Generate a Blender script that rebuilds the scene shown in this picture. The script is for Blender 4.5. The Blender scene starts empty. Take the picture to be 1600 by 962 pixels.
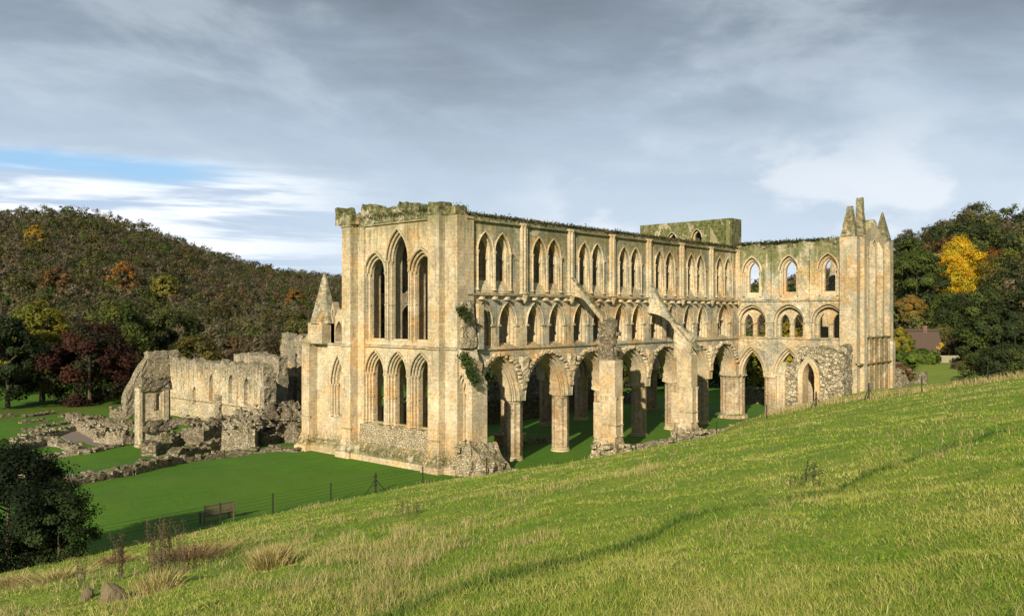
import bpy, bmesh, math, random
import numpy as np
from mathutils import Vector, noise, geometry
random.seed(7); RNG = np.random.default_rng(7)
PI = math.pi; R_ = math.radians
S = bpy.context.scene; COL = S.collection

# ------------------------------------------------------------------ camera
CAM = Vector((-43.93, -43.08, 11.43)); FW = (.7471, .6647); RT = (.6647, -.7471); FPX = 1320.; YH = 491.5
cd = bpy.data.cameras.new('camera'); cam = bpy.data.objects.new('camera', cd); COL.objects.link(cam)
cam.location = CAM; cam.rotation_euler = (PI/2, 0, math.atan2(FW[1], FW[0]) - PI/2)
cd.sensor_width = 36; cd.lens = 36*FPX/1600; cd.shift_y = 10.5/1600; cd.clip_start = .1; cd.clip_end = 6000
S.camera = cam
# ------------------------------------------------------------------ light
SUN_EL = 23.; SUN_TO = Vector((2, .88, 0)).normalized()      # horizontal direction the light travels
ld = bpy.data.lights.new('sun', 'SUN'); ld.energy = 5.; ld.angle = R_(.6); ld.color = (1, .88, .67)
sun = bpy.data.objects.new('sun', ld); COL.objects.link(sun); sun.location = (-60, -40, 60)
tv = Vector((SUN_TO.x*math.cos(R_(SUN_EL)), SUN_TO.y*math.cos(R_(SUN_EL)), -math.sin(R_(SUN_EL))))
sun.rotation_euler = tv.to_track_quat('-Z', 'Y').to_euler()
S.view_settings.view_transform = 'Standard'; S.view_settings.look = 'None'; S.view_settings.gamma = 1
S.view_settings.exposure = .46
# ------------------------------------------------------------------ node helpers
class NT:
    def __init__(s, tree): s.t = tree; s.n = tree.nodes; s.l = tree.links
    def new(s, typ, **kw):
        n = s.n.new(typ)
        for k, v in kw.items(): setattr(n, k, v)
        return n
    def put(s, sock, v):
        if isinstance(v, bpy.types.NodeSocket): s.l.new(v, sock)
        elif v is not None:
            try: sock.default_value = v
            except Exception:
                sock.default_value = (v, v, v) if isinstance(v, (int, float)) else tuple(v)[:len(sock.default_value)]
    def math(s, op, a, b=None, c=None, clamp=False):
        n = s.new('ShaderNodeMath', operation=op, use_clamp=clamp)
        s.put(n.inputs[0], a)
        if b is not None: s.put(n.inputs[1], b)
        if c is not None: s.put(n.inputs[2], c)
        return n.outputs[0]
    def vmath(s, op, a, b=None):
        n = s.new('ShaderNodeVectorMath', operation=op); s.put(n.inputs[0], a)
        if b is not None: s.put(n.inputs[1], b)
        return n.outputs[1] if op in ('DOT_PRODUCT', 'LENGTH') else n.outputs[0]
    def mix(s, f, a, b, mode='MIX'):
        n = s.new('ShaderNodeMix', data_type='RGBA', blend_type=mode)
        s.put(n.inputs[0], f); s.put(n.inputs[6], c4(a)); s.put(n.inputs[7], c4(b)); return n.outputs[2]
    def noise(s, vec, scale, detail=4, rough=.55, w=0):
        n = s.new('ShaderNodeTexNoise'); s.put(n.inputs['Vector'], vec); n.inputs['Scale'].default_value = scale
        n.inputs['Detail'].default_value = detail; n.inputs['Roughness'].default_value = rough; n.inputs['Distortion'].default_value = w
        return n.outputs[0]
    def ramp(s, f, lo, hi, a=0., b=1.):
        n = s.new('ShaderNodeMapRange', interpolation_type='SMOOTHSTEP'); s.put(n.inputs[0], f)
        for i, v in enumerate((lo, hi, a, b)): n.inputs[i+1].default_value = v
        return n.outputs[0]
    def comb(s, x, y, z):
        n = s.new('ShaderNodeCombineXYZ')
        for i, v in enumerate((x, y, z)): s.put(n.inputs[i], v)
        return n.outputs[0]
    def sep(s, v):
        n = s.new('ShaderNodeSeparateXYZ'); s.put(n.inputs[0], v); return n.outputs
def c4(v): return (*v, 1) if isinstance(v, tuple) and len(v) == 3 else v
def lin(r, g, b):
    f = lambda c: (c/255/12.92 if c/255 <= .04045 else ((c/255+.055)/1.055)**2.4)
    return (f(r), f(g), f(b))
# ------------------------------------------------------------------ sky
W = bpy.data.worlds.new('World'); S.world = W; W.use_nodes = True
nt = NT(W.node_tree); nt.n.clear()
d = nt.new('ShaderNodeTexCoord').outputs['Generated']
dx, dy, dz = nt.sep(d)
fw = nt.vmath('DOT_PRODUCT', d, (FW[0], FW[1], 0)); rt = nt.vmath('DOT_PRODUCT', d, (RT[0], RT[1], 0))
hyp = nt.math('SQRT', nt.math('ADD', nt.math('MULTIPLY', fw, fw), nt.math('MULTIPLY', rt, rt)))
el = nt.math('ARCTAN2', dz, hyp)                                # elevation, radians
az = nt.math('ARCTAN2', rt, fw)                                 # compass bearing, 0 = towards the church
zc = nt.math('ADD', nt.math('MAXIMUM', dz, 0.0), .10)
pl = nt.comb(nt.math('DIVIDE', rt, zc), nt.math('DIVIDE', fw, zc), 0)
big = nt.noise(nt.vmath('MULTIPLY', pl, (.55, .8, 1)), .8, 6, .55, .4)
fine = nt.noise(nt.vmath('MULTIPLY', pl, (.6, 1.3, 1)), 2.2, 8, .6, .3)
puff = nt.noise(nt.vmath('MULTIPLY', nt.comb(az, el, 0), (1, 1.9, 1)), 5.5, 8, .52, .2)
wob = nt.noise(nt.comb(nt.math('MULTIPLY', az, 3.), nt.math('MULTIPLY', el, 9.), 0), 1.6, 7, .6, .3)
elw = nt.math('ADD', el, nt.math('MULTIPLY', nt.math('SUBTRACT', wob, .5), .12))
cr = nt.new('ShaderNodeValToRGB'); nt.put(cr.inputs[0], nt.math('MULTIPLY', elw, 2.2))
el_ = cr.color_ramp.elements
stops = [(0., (204, 215, 226)), (.13, (192, 206, 220)), (.30, (178, 194, 210)), (.48, (162, 178, 194)), (.64, (138, 152, 167)), (.80, (116, 128, 141)), (1., (106, 116, 128))]
el_[0].position = 0; el_[0].color = (*lin(*stops[0][1]), 1); el_[1].position = 1; el_[1].color = (*lin(*stops[-1][1]), 1)
for p, c in stops[1:-1]:
    e = el_.new(p); e.color = (*lin(*c), 1)
cloud = cr.outputs[0]
soft = nt.noise(nt.comb(nt.math('MULTIPLY', az, 2.), nt.math('ADD', nt.math('MULTIPLY', el, 5.5), nt.math('MULTIPLY', az, .9)), 1.), 1.5, 8, .56, .25)
cloud = nt.mix(nt.math('MULTIPLY', nt.math('MULTIPLY', nt.ramp(soft, .48, .68), nt.ramp(el, .12, .3)), .34), cloud, lin(104, 113, 125))
cloud = nt.mix(nt.math('MULTIPLY', nt.ramp(soft, .52, .36), .32), cloud, lin(205, 216, 226))
cloud = nt.mix(nt.math('MULTIPLY', nt.ramp(fine, .48, .72), .10), cloud, lin(196, 208, 218))
# bright cumulus towards the right and centre, low
pm = nt.math('MULTIPLY', nt.ramp(puff, .46, .56), nt.math('MULTIPLY', nt.ramp(el, .235, .13), nt.ramp(az, -.02, .12)))
cloud = nt.mix(nt.math('MULTIPLY', pm, .55), cloud, lin(226, 230, 235))
# left low gap: white streaks and blue
gap = nt.math('MULTIPLY', nt.ramp(nt.math('ADD', az, nt.math('MULTIPLY', wob, .10)), -.06, -.32), nt.ramp(nt.math('ADD', el, nt.math('MULTIPLY', nt.math('SUBTRACT', wob, .5), .05)), .178, .148))
streak = nt.noise(nt.comb(nt.math('MULTIPLY', az, 2.2), nt.math('MULTIPLY', el, 26.), 3.), 1.7, 8, .58, .35)
white = nt.mix(nt.ramp(streak, .42, .60), lin(176, 192, 212), lin(240, 245, 250))
cloud = nt.mix(nt.math('MULTIPLY', gap, .95), cloud, white)
bl = nt.math('MULTIPLY', nt.ramp(az, -.27, -.40), nt.ramp(nt.math('ABSOLUTE', nt.math('SUBTRACT', nt.math('ADD', nt.math('SUBTRACT', el, .157), nt.math('MULTIPLY', az, -.0)), nt.math('MULTIPLY', nt.math('SUBTRACT', wob, .5), .03))), .019, .003))
blow = nt.math('MULTIPLY', nt.math('MULTIPLY', gap, nt.ramp(streak, .44, .36)), .35)
blue = nt.math('MAXIMUM', bl, blow)
sky = nt.new('ShaderNodeTexSky', sky_type='NISHITA'); sky.sun_disc = False
bluec = nt.mix(.65, sky.outputs[0], (2.6, 5.4, 9.0, 1)); sky.sun_elevation = R_(SUN_EL); sky.sun_rotation = math.atan2(-SUN_TO.x, -SUN_TO.y); sky.air_density = 1.2; sky.dust_density = .6
b1 = nt.new('ShaderNodeBackground'); nt.l.new(bluec, b1.inputs[0]); b1.inputs[1].default_value = .085
b2 = nt.new('ShaderNodeBackground'); nt.put(b2.inputs[0], cloud); b2.inputs[1].default_value = .92
mx = nt.new('ShaderNodeMixShader'); nt.put(mx.inputs[0], nt.math('SUBTRACT', 1., nt.math('MULTIPLY', blue, .92)))
nt.l.new(b1.outputs[0], mx.inputs[1]); nt.l.new(b2.outputs[0], mx.inputs[2])
o = nt.new('ShaderNodeOutputWorld'); nt.l.new(mx.outputs[0], o.inputs[0])

# ------------------------------------------------------------------ materials
def mat(name):
    m = bpy.data.materials.new(name); m.use_nodes = True; t = NT(m.node_tree); t.n.clear()
    b = t.new('ShaderNodeBsdfPrincipled'); o = t.new('ShaderNodeOutputMaterial'); t.l.new(b.outputs[0], o.inputs[0])
    b.inputs['Roughness'].default_value = .9
    b.inputs['Specular IOR Level'].default_value = .25
    return m, t, b
def bump(t, b, h, strength=.5, dist=.05):
    n = t.new('ShaderNodeBump'); n.inputs['Strength'].default_value = strength; n.inputs['Distance'].default_value = dist
    t.put(n.inputs['Height'], h); t.l.new(n.outputs[0], b.inputs['Normal'])
def stone(name, cream=(.65, .53, .335), ochre=(.58, .37, .17), grey=(.37, .355, .28), moss=.3, toplo=16.5, tophi=19.5, green=(.13, .15, .035), lowochre=.5, greyamt=.5, streak=.5, course=.26, mott=.45, base=0.):
    m, t, b = mat(name)
    geo = t.new('ShaderNodeNewGeometry'); P = geo.outputs['Position']; N = geo.outputs['True Normal']
    x, y, z = t.sep(P); nx, ny, nz = t.sep(N)
    msk = t.math('GREATER_THAN', t.math('ABSOLUTE', nx), t.math('ABSOLUTE', ny))
    h = t.math('ADD', t.math('MULTIPLY', msk, y), t.math('MULTIPLY', t.math('SUBTRACT', 1., msk), x))
    wv = t.math('MULTIPLY', t.noise(P, .7, 2), .10)
    br = t.new('ShaderNodeTexBrick'); t.put(br.inputs['Vector'], t.comb(h, t.math('ADD', z, wv), 0))
    for k, v in (('Scale', 1), ('Mortar Size', .010), ('Mortar Smooth', .5), ('Bias', 0), ('Brick Width', .46), ('Row Height', course)): br.inputs[k].default_value = v
    br.inputs['Color1'].default_value = (0, 0, 0, 1); br.inputs['Color2'].default_value = (1, 1, 1, 1); br.inputs['Mortar'].default_value = (.2, .2, .2, 1)
    bv = t.sep(br.outputs['Color'])[0]
    col = t.mix(t.math('MULTIPLY', bv, .55), cream, tuple(c*.80 for c in cream))
    n1 = t.noise(P, .30, 5, .6); n2 = t.noise(P, 1.3, 5, .65); n3 = t.noise(P, 5., 5, .65); n4 = t.noise(t.vmath('ADD', P, (31, 7, 3)), .45, 6, .62)
    low = t.ramp(t.math('ADD', z, t.math('MULTIPLY', n1, 4.)), 7.2, 3.6)
    oc = t.math('MULTIPLY', t.math('MAXIMUM', t.ramp(t.math('ADD', n1, t.math('MULTIPLY', bv, .08)), .50, .68), t.math('MULTIPLY', low, lowochre)), .8)
    col = t.mix(oc, col, ochre)
    blk = t.new('ShaderNodeTexWhiteNoise'); t.put(blk.inputs[0], t.comb(t.math('FLOOR', t.math('DIVIDE', z, course)), t.math('FLOOR', t.math('MULTIPLY', h, 1.3)), 0))
    col = t.mix(t.math('MULTIPLY', t.ramp(blk.outputs[0], .6, 1.), .28), col, ochre)
    gr = t.math('MULTIPLY', t.ramp(t.math('ADD', n4, t.math('MULTIPLY', t.math('SUBTRACT', n3, .5), .30)), .45, .56), greyamt)
    col = t.mix(gr, col, grey)
    st = t.noise(t.comb(t.math('MULTIPLY', h, 2.4), t.math('MULTIPLY', z, .22), t.math('MULTIPLY', msk, 9.)), 1., 6, .65)
    col = t.mix(t.math('MULTIPLY', t.ramp(st, .52, .66), streak*.85), col, (.15, .145, .10))
    col = t.mix(t.math('MULTIPLY', t.ramp(n2, .58, .75), .35), col, (.62, .57, .46))
    # moss: on ledges and running down from the wall head
    up = t.ramp(nz, .25, .8); top = t.ramp(z, toplo, tophi)
    mm = t.math('MAXIMUM', t.math('MULTIPLY', up, t.ramp(n2, .36, .5)), t.math('MULTIPLY', t.ramp(t.math('ADD', t.math('MULTIPLY', top, .32), t.math('MULTIPLY', st, .75)), .50, .70), moss))
    mc = t.mix(n3, tuple(c*.55 for c in green), tuple(min(1, c*1.5) for c in green))
    col = t.mix(mm, col, mc)
    col = t.mix(t.math('MULTIPLY', t.ramp(n3, .42, .7), .45), col, (.19, .16, .10), 'MIX')
    col = t.mix(t.math('MULTIPLY', br.outputs['Fac'], .2), col, (.2, .16, .10))
    if base:
        bd = t.math('MULTIPLY', t.math('MULTIPLY', t.ramp(z, .35, .6), t.ramp(t.math('ADD', z, t.math('MULTIPLY', n2, 1.6)), 2.6, 1.5)), t.ramp(n3, .35, .55)); col = t.mix(t.math('MULTIPLY', bd, base), col, (.085, .085, .035))
    pt_ = t.noise(t.vmath('ADD', P, (55, 9, 7)), .55, 5, .7); col = t.mix(t.math('MULTIPLY', t.ramp(pt_, .54, .62), .35), col, (.33, .30, .21)); col = t.mix(t.math('MULTIPLY', t.ramp(pt_, .46, .38), .4), col, (.68, .60, .46))
    dk = t.noise(t.comb(t.math('MULTIPLY', h, 5.), t.math('MULTIPLY', z, .5), t.math('MULTIPLY', msk, 9.)), 1., 5, .7); col = t.mix(t.math('MULTIPLY', t.ramp(dk, .60, .70), streak*.7), col, (.12, .115, .075))
    big = t.noise(t.vmath('ADD', P, (5, 91, 17)), .22, 4, .6); mid = t.noise(t.vmath('MULTIPLY', P, (1, 1, 1.6)), 2.6, 6, .72)
    val = t.math('ADD', t.ramp(mid, .30, .70, 1-mott, 1+mott*.35), t.ramp(big, .36, .64, -.14, .12))
    col = t.mix(1., col, t.comb(val, t.math('MULTIPLY', val, 1.), t.math('SUBTRACT', t.math('MULTIPLY', val, 1.12), .10)), 'MULTIPLY')
    t.put(b.inputs['Base Color'], col)
    hh = t.math('SUBTRACT', t.math('ADD', t.math('MULTIPLY', n3, .8), t.math('MULTIPLY', bv, .35)), t.math('MULTIPLY', br.outputs['Fac'], t.math('MULTIPLY', t.ramp(n2, .35, .7), .5)))
    bump(t, b, hh, .7, .06)
    return m
def rubble(name, a=(.36, .31, .22), c=(.20, .16, .10), grey=(.46, .44, .38), green=(.10, .11, .03), mossy=.5, scale=4.6):
    m, t, b = mat(name)
    geo = t.new('ShaderNodeNewGeometry'); P = geo.outputs['Position']; nz = t.sep(geo.outputs['Normal'])[2]
    vo = t.new('ShaderNodeTexVoronoi'); vo.feature = 'F1'; vo.inputs['Scale'].default_value = scale
    PP = t.vmath('MULTIPLY', P, (1, 1, 1.7)); t.put(vo.inputs['Vector'], PP)
    ve = t.new('ShaderNodeTexVoronoi'); ve.feature = 'DISTANCE_TO_EDGE'; ve.inputs['Scale'].default_value = scale; t.put(ve.inputs['Vector'], PP)
    cv = t.sep(vo.outputs['Color']); n2 = t.noise(P, 1.1, 5, .65); n3 = t.noise(P, 7, 5, .7)
    col = t.mix(cv[0], c, a); col = t.mix(t.math('MULTIPLY', t.ramp(cv[1], .7, .95), .6), col, grey)
    col = t.mix(t.math('MULTIPLY', t.ramp(n2, .5, .7), .5), col, (.14, .115, .08))
    edge = t.ramp(ve.outputs[0], .0, .09)
    col = t.mix(t.math('MULTIPLY', t.math('SUBTRACT', 1., edge), .6), col, (.09, .075, .05))
    col = t.mix(t.math('MULTIPLY', t.math('MULTIPLY', t.ramp(nz, .2, .8), t.ramp(n2, .38, .55)), mossy), col, green)
    t.put(b.inputs['Base Color'], col)
    bump(t, b, t.math('ADD', t.math('MULTIPLY', edge, .8), t.math('MULTIPLY', n3, .6)), 1., .10)
    return m
def attr_mat(name, transl=.25, rough=.75):
    m, t, b = mat(name)
    a = t.new('ShaderNodeAttribute', attribute_name='tint'); t.put(b.inputs['Base Color'], a.outputs['Color'])
    b.inputs['Roughness'].default_value = rough
    tr = t.new('ShaderNodeBsdfTranslucent'); t.l.new(a.outputs['Color'], tr.inputs[0])
    mx = t.new('ShaderNodeMixShader'); mx.inputs[0].default_value = transl
    o = [n for n in t.n if n.type == 'OUTPUT_MATERIAL'][0]
    t.l.new(b.outputs[0], mx.inputs[1]); t.l.new(tr.outputs[0], mx.inputs[2]); t.l.new(mx.outputs[0], o.inputs[0])
    return m
def plain(name, col, rough=.8, var=.35, scale=6, bmp=.3):
    m, t, b = mat(name)
    P = t.new('ShaderNodeNewGeometry').outputs['Position']; n = t.noise(P, scale, 5, .65)
    t.put(b.inputs['Base Color'], t.mix(n, tuple(c*(1-var) for c in col), tuple(min(1, c*(1+var)) for c in col)))
    b.inputs['Roughness'].default_value = rough; bump(t, b, n, bmp, .03); return m
M = dict(
    front=stone('pale_ashlar', moss=.7, toplo=14.5, tophi=19.6, green=(.17, .175, .075), lowochre=.8, greyamt=.5, streak=.45, mott=.22, base=.95),
    wall=stone('weathered_ashlar', moss=.8, toplo=13.2, tophi=19.0, green=(.15, .155, .06), lowochre=.3, greyamt=1., streak=1., mott=.32),
    trans=stone('transept_stone', moss=.9, mott=.4, green=(.13, .155, .05), toplo=11.0, tophi=18.8, ochre=(.52, .32, .13), lowochre=.2, greyamt=1., streak=.7),
    inner_shade=stone('shade_darkened_stone', cream=(.34, .28, .19), ochre=(.30, .20, .11), grey=(.22, .21, .17), moss=.8, toplo=13.2, tophi=19.0, greyamt=1., streak=1.),  # south wall ashlar, colours darkened to paint in the shade behind the openings
    dress=stone('dressed_stone', cream=(.62, .515, .34), moss=.2, lowochre=.6, greyamt=.3, streak=.2, mott=.22),
    tower=stone('mossy_stone', cream=(.34, .31, .22), moss=1., toplo=14., tophi=20.5, green=(.11, .125, .035), greyamt=.9, streak=1., mott=.7),
    pier=stone('pier_stone', cream=(.52, .42, .28), ochre=(.44, .28, .14), lowochre=1.0, greyamt=.35, streak=.35, course=.34),
    spire=stone('spire_stone', cream=(.36, .32, .22), moss=.6, toplo=8, tophi=16, green=(.12, .13, .05), greyamt=1., streak=.9, course=.2, mott=.7),
    northend=stone('rusty_ashlar', cream=(.58, .47, .30), ochre=(.48, .32, .15), moss=.5, toplo=17, tophi=24, lowochre=.1, greyamt=.7, streak=.6, mott=.3),
    lowerend=stone('rust_stained_ashlar', cream=(.46, .35, .19), ochre=(.44, .24, .09), grey=(.34, .28, .16), lowochre=.1, greyamt=.9, streak=.8, mott=.5),
    rub=rubble('rubble_core', a=(.44, .38, .27), c=(.24, .19, .12), grey=(.50, .48, .41)), rublight=rubble('pale_rubble', a=(.50, .42, .28), c=(.36, .29, .18), mossy=.7, scale=4.2),
    rubdark=rubble('dark_rubble', a=(.30, .25, .17), c=(.12, .095, .06), grey=(.40, .37, .30), mossy=.6, scale=4.4),
    refect=stone('refectory_stone', cream=(.60, .50, .33), ochre=(.52, .34, .16), grey=(.40, .38, .30), moss=.8, toplo=2.4, tophi=6.5, green=(.17, .16, .12), lowochre=0, greyamt=.6, streak=.9, course=.2, mott=.55),
    leaf=attr_mat('foliage', .38), bark=plain('bark', (.09, .07, .05), var=.5), grass=attr_mat('grass_blades', .3, .6),
    iron=plain('fence_iron', (.025, .027, .022), .5), wood=plain('weathered_teak', (.13, .10, .065), .8, scale=20),
    thatch=plain('thatch', (.085, .06, .045), .95, .4, 9), white=plain('limewash', (.42, .39, .32), .9, .15), glass=plain('dark_glass', (.03, .035, .04), .2),
    slate=plain('red_tiles', (.16, .095, .07), .9, .4, 5), palewood=plain('pale_wood', (.30, .28, .2), .8), gravel=plain('gravel', (.19, .155, .125), .95, .35, 14, .6),
    chapel=rubble('chapel_rubble', a=(.58, .50, .34), c=(.15, .12, .075), mossy=.7, scale=3.4),
    rock=plain('boulder_stone', (.15, .12, .07), .9, .55, 7, .8),
)
# ------------------------------------------------------------------ object helpers
OFF = {}
def link(o, parent=None):
    COL.objects.link(o)
    if parent is not None: o.parent = parent
    return o
def tag(o, label=None, cat=None, group=None, kind=None):
    for k, v in (('label', label), ('category', cat), ('group', group), ('kind', kind)):
        if v: o[k] = v
    return o
def thing(name, loc, label, cat, group=None):
    o = bpy.data.objects.new(name, None); o.empty_display_size = .5; link(o); o.location = loc; OFF[o.name] = Vector(loc)
    return tag(o, label, cat, group)
def stuff(name, label=None, cat=None): pass
class MB:
    def __init__(s): s.v = []; s.f = []
    def add(s, vs, fs):
        k = len(s.v); s.v += [tuple(v) for v in vs]; s.f += [tuple(i+k for i in f) for f in fs]
    def box(s, x0, x1, y0, y1, z0, z1):
        s.add([(x, y, z) for z in (z0, z1) for y in (y0, y1) for x in (x0, x1)],
              [(0, 2, 3, 1), (4, 5, 7, 6), (0, 1, 5, 4), (2, 6, 7, 3), (0, 4, 6, 2), (1, 3, 7, 5)])
    def wedge(s, x0, x1, y0, y1, z0, z1, X0, X1, Y0, Y1):        # box whose top is another rectangle
        s.add([(x0, y0, z0), (x1, y0, z0), (x1, y1, z0), (x0, y1, z0), (X0, Y0, z1), (X1, Y0, z1), (X1, Y1, z1), (X0, Y1, z1)],
              [(3, 2, 1, 0), (4, 5, 6, 7), (0, 1, 5, 4), (1, 2, 6, 5), (2, 3, 7, 6), (3, 0, 4, 7)])
    def prism(s, outer, holes, d0, d1, fr):
        loops = [[Vector((a, z, 0)) for a, z in L] for L in [outer]+list(holes)]
        flat = [p for L in loops for p in L]; n = len(flat)
        tris = geometry.tessellate_polygon(loops)
        vs = [fr(p.x, d0, p.y) for p in flat]+[fr(p.x, d1, p.y) for p in flat]
        fs = [tuple(t) for t in tris]+[tuple(i+n for i in reversed(t)) for t in tris]
        k = 0
        for L in loops:
            m = len(L)
            for i in range(m): j = (i+1) % m; fs.append((k+i, k+j, k+j+n, k+i+n))
            k += m
        s.add(vs, fs)
    def rings(s, x, y, prof, n=16, f=None, sc=(1, 1), ph=0):      # prof: (z, r)
        vs = []; fs = []
        for z, r in prof:
            for i in range(n):
                a = 2*PI*i/n+ph; q = r*(f(a) if f else 1); vs.append((x+q*math.cos(a)*sc[0], y+q*math.sin(a)*sc[1], z))
        for k in range(len(prof)-1):
            for i in range(n): j = (i+1) % n; fs.append((k*n+i, k*n+j, (k+1)*n+j, (k+1)*n+i))
        fs.append(tuple(reversed(range(n)))); fs.append(tuple(range((len(prof)-1)*n, len(prof)*n)))
        s.add(vs, fs)
    def tube(s, pts, r, n=6):
        pts = [Vector(p) for p in pts]; rs = r if isinstance(r, (list, tuple)) else [r]*len(pts); vs = []; fs = []
        up = None
        for i, p in enumerate(pts):
            d = (pts[min(i+1, len(pts)-1)]-pts[max(i-1, 0)]).normalized()
            ref = Vector((0, 0, 1)) if abs(d.z) < .9 else Vector((1, 0, 0))
            if up is None: u = d.cross(ref).normalized()
            else: u = (up-d*up.dot(d)).normalized()
            up = u; w = d.cross(u)
            for k in range(n): a = 2*PI*k/n; vs.append(p+(u*math.cos(a)+w*math.sin(a))*rs[i])
        for i in range(len(pts)-1):
            for k in range(n): j = (k+1) % n; fs.append((i*n+k, i*n+j, (i+1)*n+j, (i+1)*n+k))
        fs.append(tuple(reversed(range(n)))); fs.append(tuple(range((len(pts)-1)*n, len(pts)*n)))
        s.add(vs, fs)
    def stone(s, c, sz, rz=None, jit=.22):
        rz = random.uniform(0, PI) if rz is None else rz; ca, sa = math.cos(rz), math.sin(rz); vs = []
        for k in range(8):
            q = [(.5 if k & (1 << i) else -.5)*sz[i]*(1+random.uniform(-jit, jit)) for i in range(3)]
            q[0] += random.uniform(-jit, jit)*sz[0]*.4; q[1] += random.uniform(-jit, jit)*sz[1]*.4
            vs.append((c[0]+q[0]*ca-q[1]*sa, c[1]+q[0]*sa+q[1]*ca, c[2]+q[2]))
        s.add(vs, [(0, 2, 3, 1), (4, 5, 7, 6), (0, 1, 5, 4), (2, 6, 7, 3), (0, 4, 6, 2), (1, 3, 7, 5)])
    def rough(s, fr, a0, a1, b0, b1, zb, zt, res=.35, amp=.15, freq=1.1, taper=0., seed=0):
        """a block of broken masonry; zt and zb may be functions of (a, b)"""
        zt_ = zt if callable(zt) else (lambda a, b: zt); zb_ = zb if callable(zb) else (lambda a, b: zb)
        na = max(2, int(abs(a1-a0)/res)); nb = max(2, int(abs(b1-b0)/res)); hz = zt_((a0+a1)/2, (b0+b1)/2)-zb_((a0+a1)/2, (b0+b1)/2); nz = max(2, int(abs(hz)/res))
        idx = {}; vs = []; fs = []
        def v(i, j, k):
            key = (i, j, k)
            if key not in idx:
                fa, fb, fz = i/na, j/nb, k/nz; a = a0+(a1-a0)*fa; b = b0+(b1-b0)*fb; zl, zh = zb_(a, b), zt_(a, b); z = zl+(zh-zl)*fz
                a = (a-(a0+a1)/2)*(1-taper*fz)+(a0+a1)/2; b = (b-(b0+b1)/2)*(1-taper*fz)+(b0+b1)/2
                p = Vector(fr(a, b, z)); q = p*freq+Vector((seed, seed*.7, 0)); n = noise.noise_vector(q)+noise.noise_vector(q*2.7)*.55+noise.noise_vector(q*6.1)*.3
                idx[key] = len(vs); vs.append(p+n*amp)
            return idx[key]
        for i in range(na):
            for j in range(nb): fs.append((v(i, j, 0), v(i, j+1, 0), v(i+1, j+1, 0), v(i+1, j, 0))); fs.append((v(i, j, nz), v(i+1, j, nz), v(i+1, j+1, nz), v(i, j+1, nz)))
        for k in range(nz):
            for i in range(na): fs.append((v(i, 0, k), v(i+1, 0, k), v(i+1, 0, k+1), v(i, 0, k+1))); fs.append((v(i, nb, k), v(i, nb, k+1), v(i+1, nb, k+1), v(i+1, nb, k)))
            for j in range(nb): fs.append((v(0, j, k), v(0, j, k+1), v(0, j+1, k+1), v(0, j+1, k))); fs.append((v(na, j, k), v(na, j+1, k), v(na, j+1, k+1), v(na, j, k+1)))
        s.add(vs, fs)
    def build(s, name, m, parent=None, loc=None, smooth=False):
        off = OFF[parent.name] if parent is not None else Vector(loc or (0, 0, 0))
        me = bpy.data.meshes.new(name); me.from_pydata([tuple(Vector(v)-off) for v in s.v], [], s.f)
        bm = bmesh.new(); bm.from_mesh(me); bmesh.ops.recalc_face_normals(bm, faces=bm.faces)
        for f in bm.faces: f.smooth = smooth
        bm.to_mesh(me); bm.free(); me.materials.append(m if not isinstance(m, str) else M[m])
        o = bpy.data.objects.new(name, me); link(o, parent)
        if parent is None: o.location = off
        OFF[o.name] = off
        return o
FL = lambda a, d, z: (a, d, z)          # walls running along x
FF = lambda a, d, z: (d, a, z)          # walls running along y
def arc(cx, hw, zs, za, n=9, r2=False):
    h = za-zs; r = (hw*hw+h*h)/(2*hw); th = math.atan2(h, r-hw) if r > hw else PI-math.atan2(h, hw-r)
    right = [(cx+hw-r+r*math.cos(th*i/n), zs+r*math.sin(th*i/n)) for i in range(n+1)]
    left = [(2*cx-a, z) for a, z in reversed(right[:-1])]
    return right+left                    # from right spring over the apex to left spring
def lancet(cx, hw, z0, zs, za, n=9): return [(cx-hw, z0), (cx+hw, z0)]+arc(cx, hw, zs, za, n)
def band(cx, ho, zao, hi, zai, zs, z0=None, n=10):
    o_ = arc(cx, ho, zs, zao, n); i_ = arc(cx, hi, zs, zai, n)
    if z0 is not None: o_ = [(cx+ho, z0)]+o_+[(cx-ho, z0)]; i_ = [(cx+hi, z0)]+i_+[(cx-hi, z0)]
    return o_+i_[::-1]
def np_mesh(name, V, F, tint, m, parent=None, loc=(0, 0, 0), smooth=False):
    me = bpy.data.meshes.new(name); nv, nf = len(V), len(F); k = F.shape[1]
    off = np.array(OFF[parent.name] if parent is not None else loc); V = V-off
    me.vertices.add(nv); me.vertices.foreach_set('co', V.astype(np.float32).ravel())
    me.loops.add(nf*k); me.loops.foreach_set('vertex_index', F.astype(np.int32).ravel())
    me.polygons.add(nf); me.polygons.foreach_set('loop_start', np.arange(0, nf*k, k, dtype=np.int32))
    if smooth: me.polygons.foreach_set('use_smooth', np.ones(nf, bool))
    me.update(calc_edges=True)
    if tint is not None:
        at = me.color_attributes.new('tint', 'FLOAT_COLOR', 'POINT'); c = np.ones((nv, 4), np.float32); c[:, :3] = tint; at.data.foreach_set('color', c.ravel())
    me.materials.append(M[m] if isinstance(m, str) else m)
    o = bpy.data.objects.new(name, me); link(o, parent)
    if parent is None: o.location = loc
    OFF[o.name] = Vector(off); return o
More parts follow.
